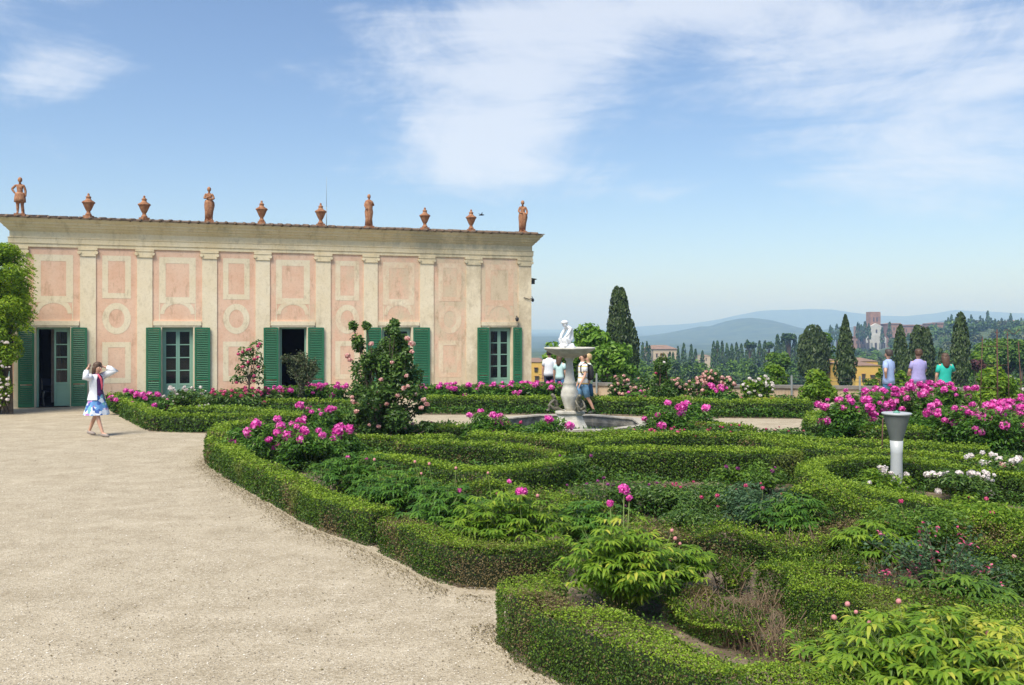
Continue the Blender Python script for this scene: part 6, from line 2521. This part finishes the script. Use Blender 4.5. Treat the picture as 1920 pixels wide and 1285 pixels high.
def far_trees():
    G2 = 'far cypresses and pines of the valley'
    L = [(1205, 643, 340, 9), (1213, 641, 330, 8), (1218, 648, 330, 7), (1256, 660, 320, 6), (1262, 662, 320, 7), (1271, 650, 330, 7), (1282, 645, 320, 11), (1296, 647, 320, 9), (1304, 655, 325, 8), (1317, 658, 320, 8),
         (1338, 641, 310, 10), (1345, 640, 310, 12), (1354, 641, 315, 10), (1363, 645, 312, 11), (1372, 646, 318, 12), (1381, 643, 312, 11), (1390, 646, 320, 12), (1401, 638, 310, 9), (1424, 640, 315, 13), (1434, 640, 312, 12), (1412, 643, 325, 12),
         (1458, 628, 300, 15), (1468, 627, 300, 12), (1478, 630, 305, 14), (1490, 628, 300, 13), (1500, 630, 310, 14)]
    G3 = 'small cypresses on the church hill'
    for px, pt, y, w in L:
        cypress('dark cypress in the valley tree line left of the oval dark tree', px, pt, 700, y, w, 1, G2, 'wood_leaf', .2, shape=.6, single=True, ls=.9)
    # umbrella pines
    for px, pt, w in ((1405, 640, 26), (1440, 641, 26), (1480, 625, 34)):
        t = round_tree('umbrella_pine', 'pine tree', 'flat topped pine in the valley tree line', px, pt, pt + 16, 300, w, 'wood_leaf', 14, 'flat topped pines', ls=1.0)
    H = [(1609, 608), (1615, 613), (1622, 607), (1629, 611), (1557, 614), (1561, 619), (1654, 618), (1668, 608), (1747, 612), (1742, 616), (1755, 611), (1784, 594), (1778, 600), (1773, 604), (1792, 598), (1797, 600), (1821, 595), (1816, 602), (1826, 603), (1832, 606), (1838, 597), (1843, 601),
         (1852, 587), (1858, 600), (1866, 603), (1872, 605), (1878, 601), (1884, 604), (1895, 592), (1890, 603), (1903, 606), (1909, 604), (1915, 600), (1921, 602), (1575, 617), (1569, 612)]
    for px, pt in H:
        cypress('tiny dark cypress on the skyline of the church hill', px, pt - 3, pt + 26, 735 + random.uniform(-20, 20), random.uniform(6, 9), 1, G3, 'wood_leaf', .15, shape=.6, single=True, ls=1.9)
    # the woods that read as one mass
    mb = MB()
    rr = random.Random(4)

    def blob(px, pt, y, w, hh, mat):
        p = at(px, pt, y)
        r0 = w * y / F / 2
        zc = p[2] - r0 * .8
        zt = float(terrain_z(p[0], p[1]))
        hz = max(r0 * .8, (p[2] - zt) / 2 * hh)
        cl = [(p[0], p[1], p[2] - hz, r0, r0, hz)]
        for q in range(4):
            cl.append((p[0] + rr.uniform(-.6, .6) * r0, p[1] + rr.uniform(-.6, .3) * r0, p[2] - r0 * rr.uniform(.4, 1.4), r0 * .5, r0 * .5, r0 * .45))
        crown(mb, cl, max(.5, y * .0034), .8, mat, up=.7, vofs=rr.uniform(-.15, .15))
    for i in range(150):
        px = rr.uniform(1185, 1560)
        y = rr.uniform(180, 300)
        pt = rr.uniform(668, 696) - (300 - y) * -.02
        blob(px, pt + (300 - y) * .07, y, rr.uniform(14, 30), 1, rr.choice([0, 0, 1]))
    for i in range(430):
        px = rr.uniform(1560, 2050)
        y = rr.uniform(300, 780)
        x_ = (px - 960) / F * y
        zt = float(terrain_z(x_, y)) + rr.uniform(3, 6)
        pt = HOR - (zt - EYE) / y * F
        if 1612 < px < 1672 and y < 758 and pt < 652:
            continue
        blob(px, pt, y, rr.uniform(6000, 13000) / y, 1, rr.choice([0, 1, 1, 2, 3]))
    for i in range(60):
        px = rr.uniform(950, 1200)
        blob(px, rr.uniform(668, 690), rr.uniform(200, 330), rr.uniform(14, 26), 1, rr.choice([0, 1]))
    for i in range(160):
        px = rr.uniform(1560, 2050)
        y = rr.uniform(100, 300)
        x_ = (px - 960) / F * y
        zt = float(terrain_z(x_, y)) + rr.uniform(3, 6)
        blob(px, HOR - (zt - EYE) / y * F, y, rr.uniform(4500, 7500) / y, 1, rr.choice([0, 0, 1, 3]))
    o = mb.build('far_woods', ['tree_leaf', 'wood_leaf', 'olive_leaf', 'tree_leaf'])
    tag(o, 'mixed green woods covering the valley and the hill', 'woods', kind='stuff')


far_trees()


def ridge(name, prof, y, depth, zbot, seed):
    """mountain range: crest profile in pixels at distance y, real slopes before and behind"""
    mb = MB()
    px = np.arange(-2600, 4600, 8.0)
    pp = np.array(prof, float)
    py = np.interp(px, pp[:, 0], pp[:, 1])
    g = np.stack([px, px * 0, px * 0], 1)
    py = py + pn(g, .021, seed) * 1.2 + pn(g, .07, seed + 3) * .5
    X = (px - 960) / F * y
    Zc = EYE - (py - HOR) / F * y
    rows = []
    for k, f in enumerate(np.concatenate([np.linspace(-1, 0, 22), np.linspace(.15, 1, 7)])):
        prof_f = (1 - abs(f)) ** 1.25
        q = np.stack([X, X * 0 + f * depth, X * 0], 1)
        rug = pn(q / depth, 6, seed) * .16 + pn(q / depth, 15, seed + 1) * .08 + pn(q / depth, 37, seed + 2) * .04
        z = zbot + (Zc - zbot) * np.clip(prof_f * (1 + rug * (abs(f) > 1e-6) * min(1, abs(f) * 4)), 0, 1)
        rows.append(np.stack([X * (1 + f * depth / y * .0), np.full_like(X, y) + f * depth, z], 1))
    n = len(X)
    m = len(rows)
    i = np.arange(m - 1)[:, None] * n
    j = np.arange(n - 1)[None, :]
    fc = np.stack([i + j, i + j + 1, i + n + j + 1, i + n + j], -1).reshape(-1, 4)
    mb.add(np.concatenate(rows), fc, smooth=True)
    tag(mb.build(name, 'far_ground'), kind='structure')


ridge('mountain_ridge', [(-2600, 640), (0, 634), (900, 631), (1000, 632), (1100, 630), (1200, 633), (1235, 629), (1290, 617), (1315, 612), (1330, 612), (1360, 602), (1385, 597), (1410, 595.5), (1440, 599), (1470, 607), (1495, 618), (1530, 622), (1560, 616), (1600, 613), (1660, 614), (1700, 613), (1740, 608), (1775, 600), (1800, 597), (1830, 600), (1900, 606), (2100, 600), (2600, 612), (4600, 630)], 3100, 1000, -42, 3)
ridge('mountain_ridge', [(-2600, 625), (600, 630), (1000, 630), (1120, 618), (1200, 613), (1300, 607), (1370, 594), (1420, 584), (1450, 583), (1520, 580), (1560, 580.5), (1600, 586), (1650, 592), (1700, 594), (1750, 588), (1790, 582), (1830, 584), (1920, 588), (2300, 575), (3000, 600), (4600, 620)], 6700, 1500, -42, 11)


def haze():
    mb = MB()
    mb.box(-9000, 9000, -3000, 8300, -60, 175)
    o = mb.build('haze', 'far_window')
    m = bpy.data.materials.new('haze_air')
    m.use_nodes = True
    nt = m.node_tree
    nt.nodes.clear()
    v = nt.nodes.new('ShaderNodeVolumePrincipled')
    v.inputs['Color'].default_value = (.38, .58, 1.0, 1)
    v.inputs['Absorption Color'].default_value = (.70, .80, 1, 1)
    v.inputs['Density'].default_value = .00033
    v.inputs['Anisotropy'].default_value = 0.0
    out = nt.nodes.new('ShaderNodeOutputMaterial')
    nt.links.new(v.outputs[0], out.inputs['Volume'])
    o.data.materials.clear()
    o.data.materials.append(m)
    tag(o, 'pale blue haze over the valley and mountains', 'haze', kind='stuff')


haze()
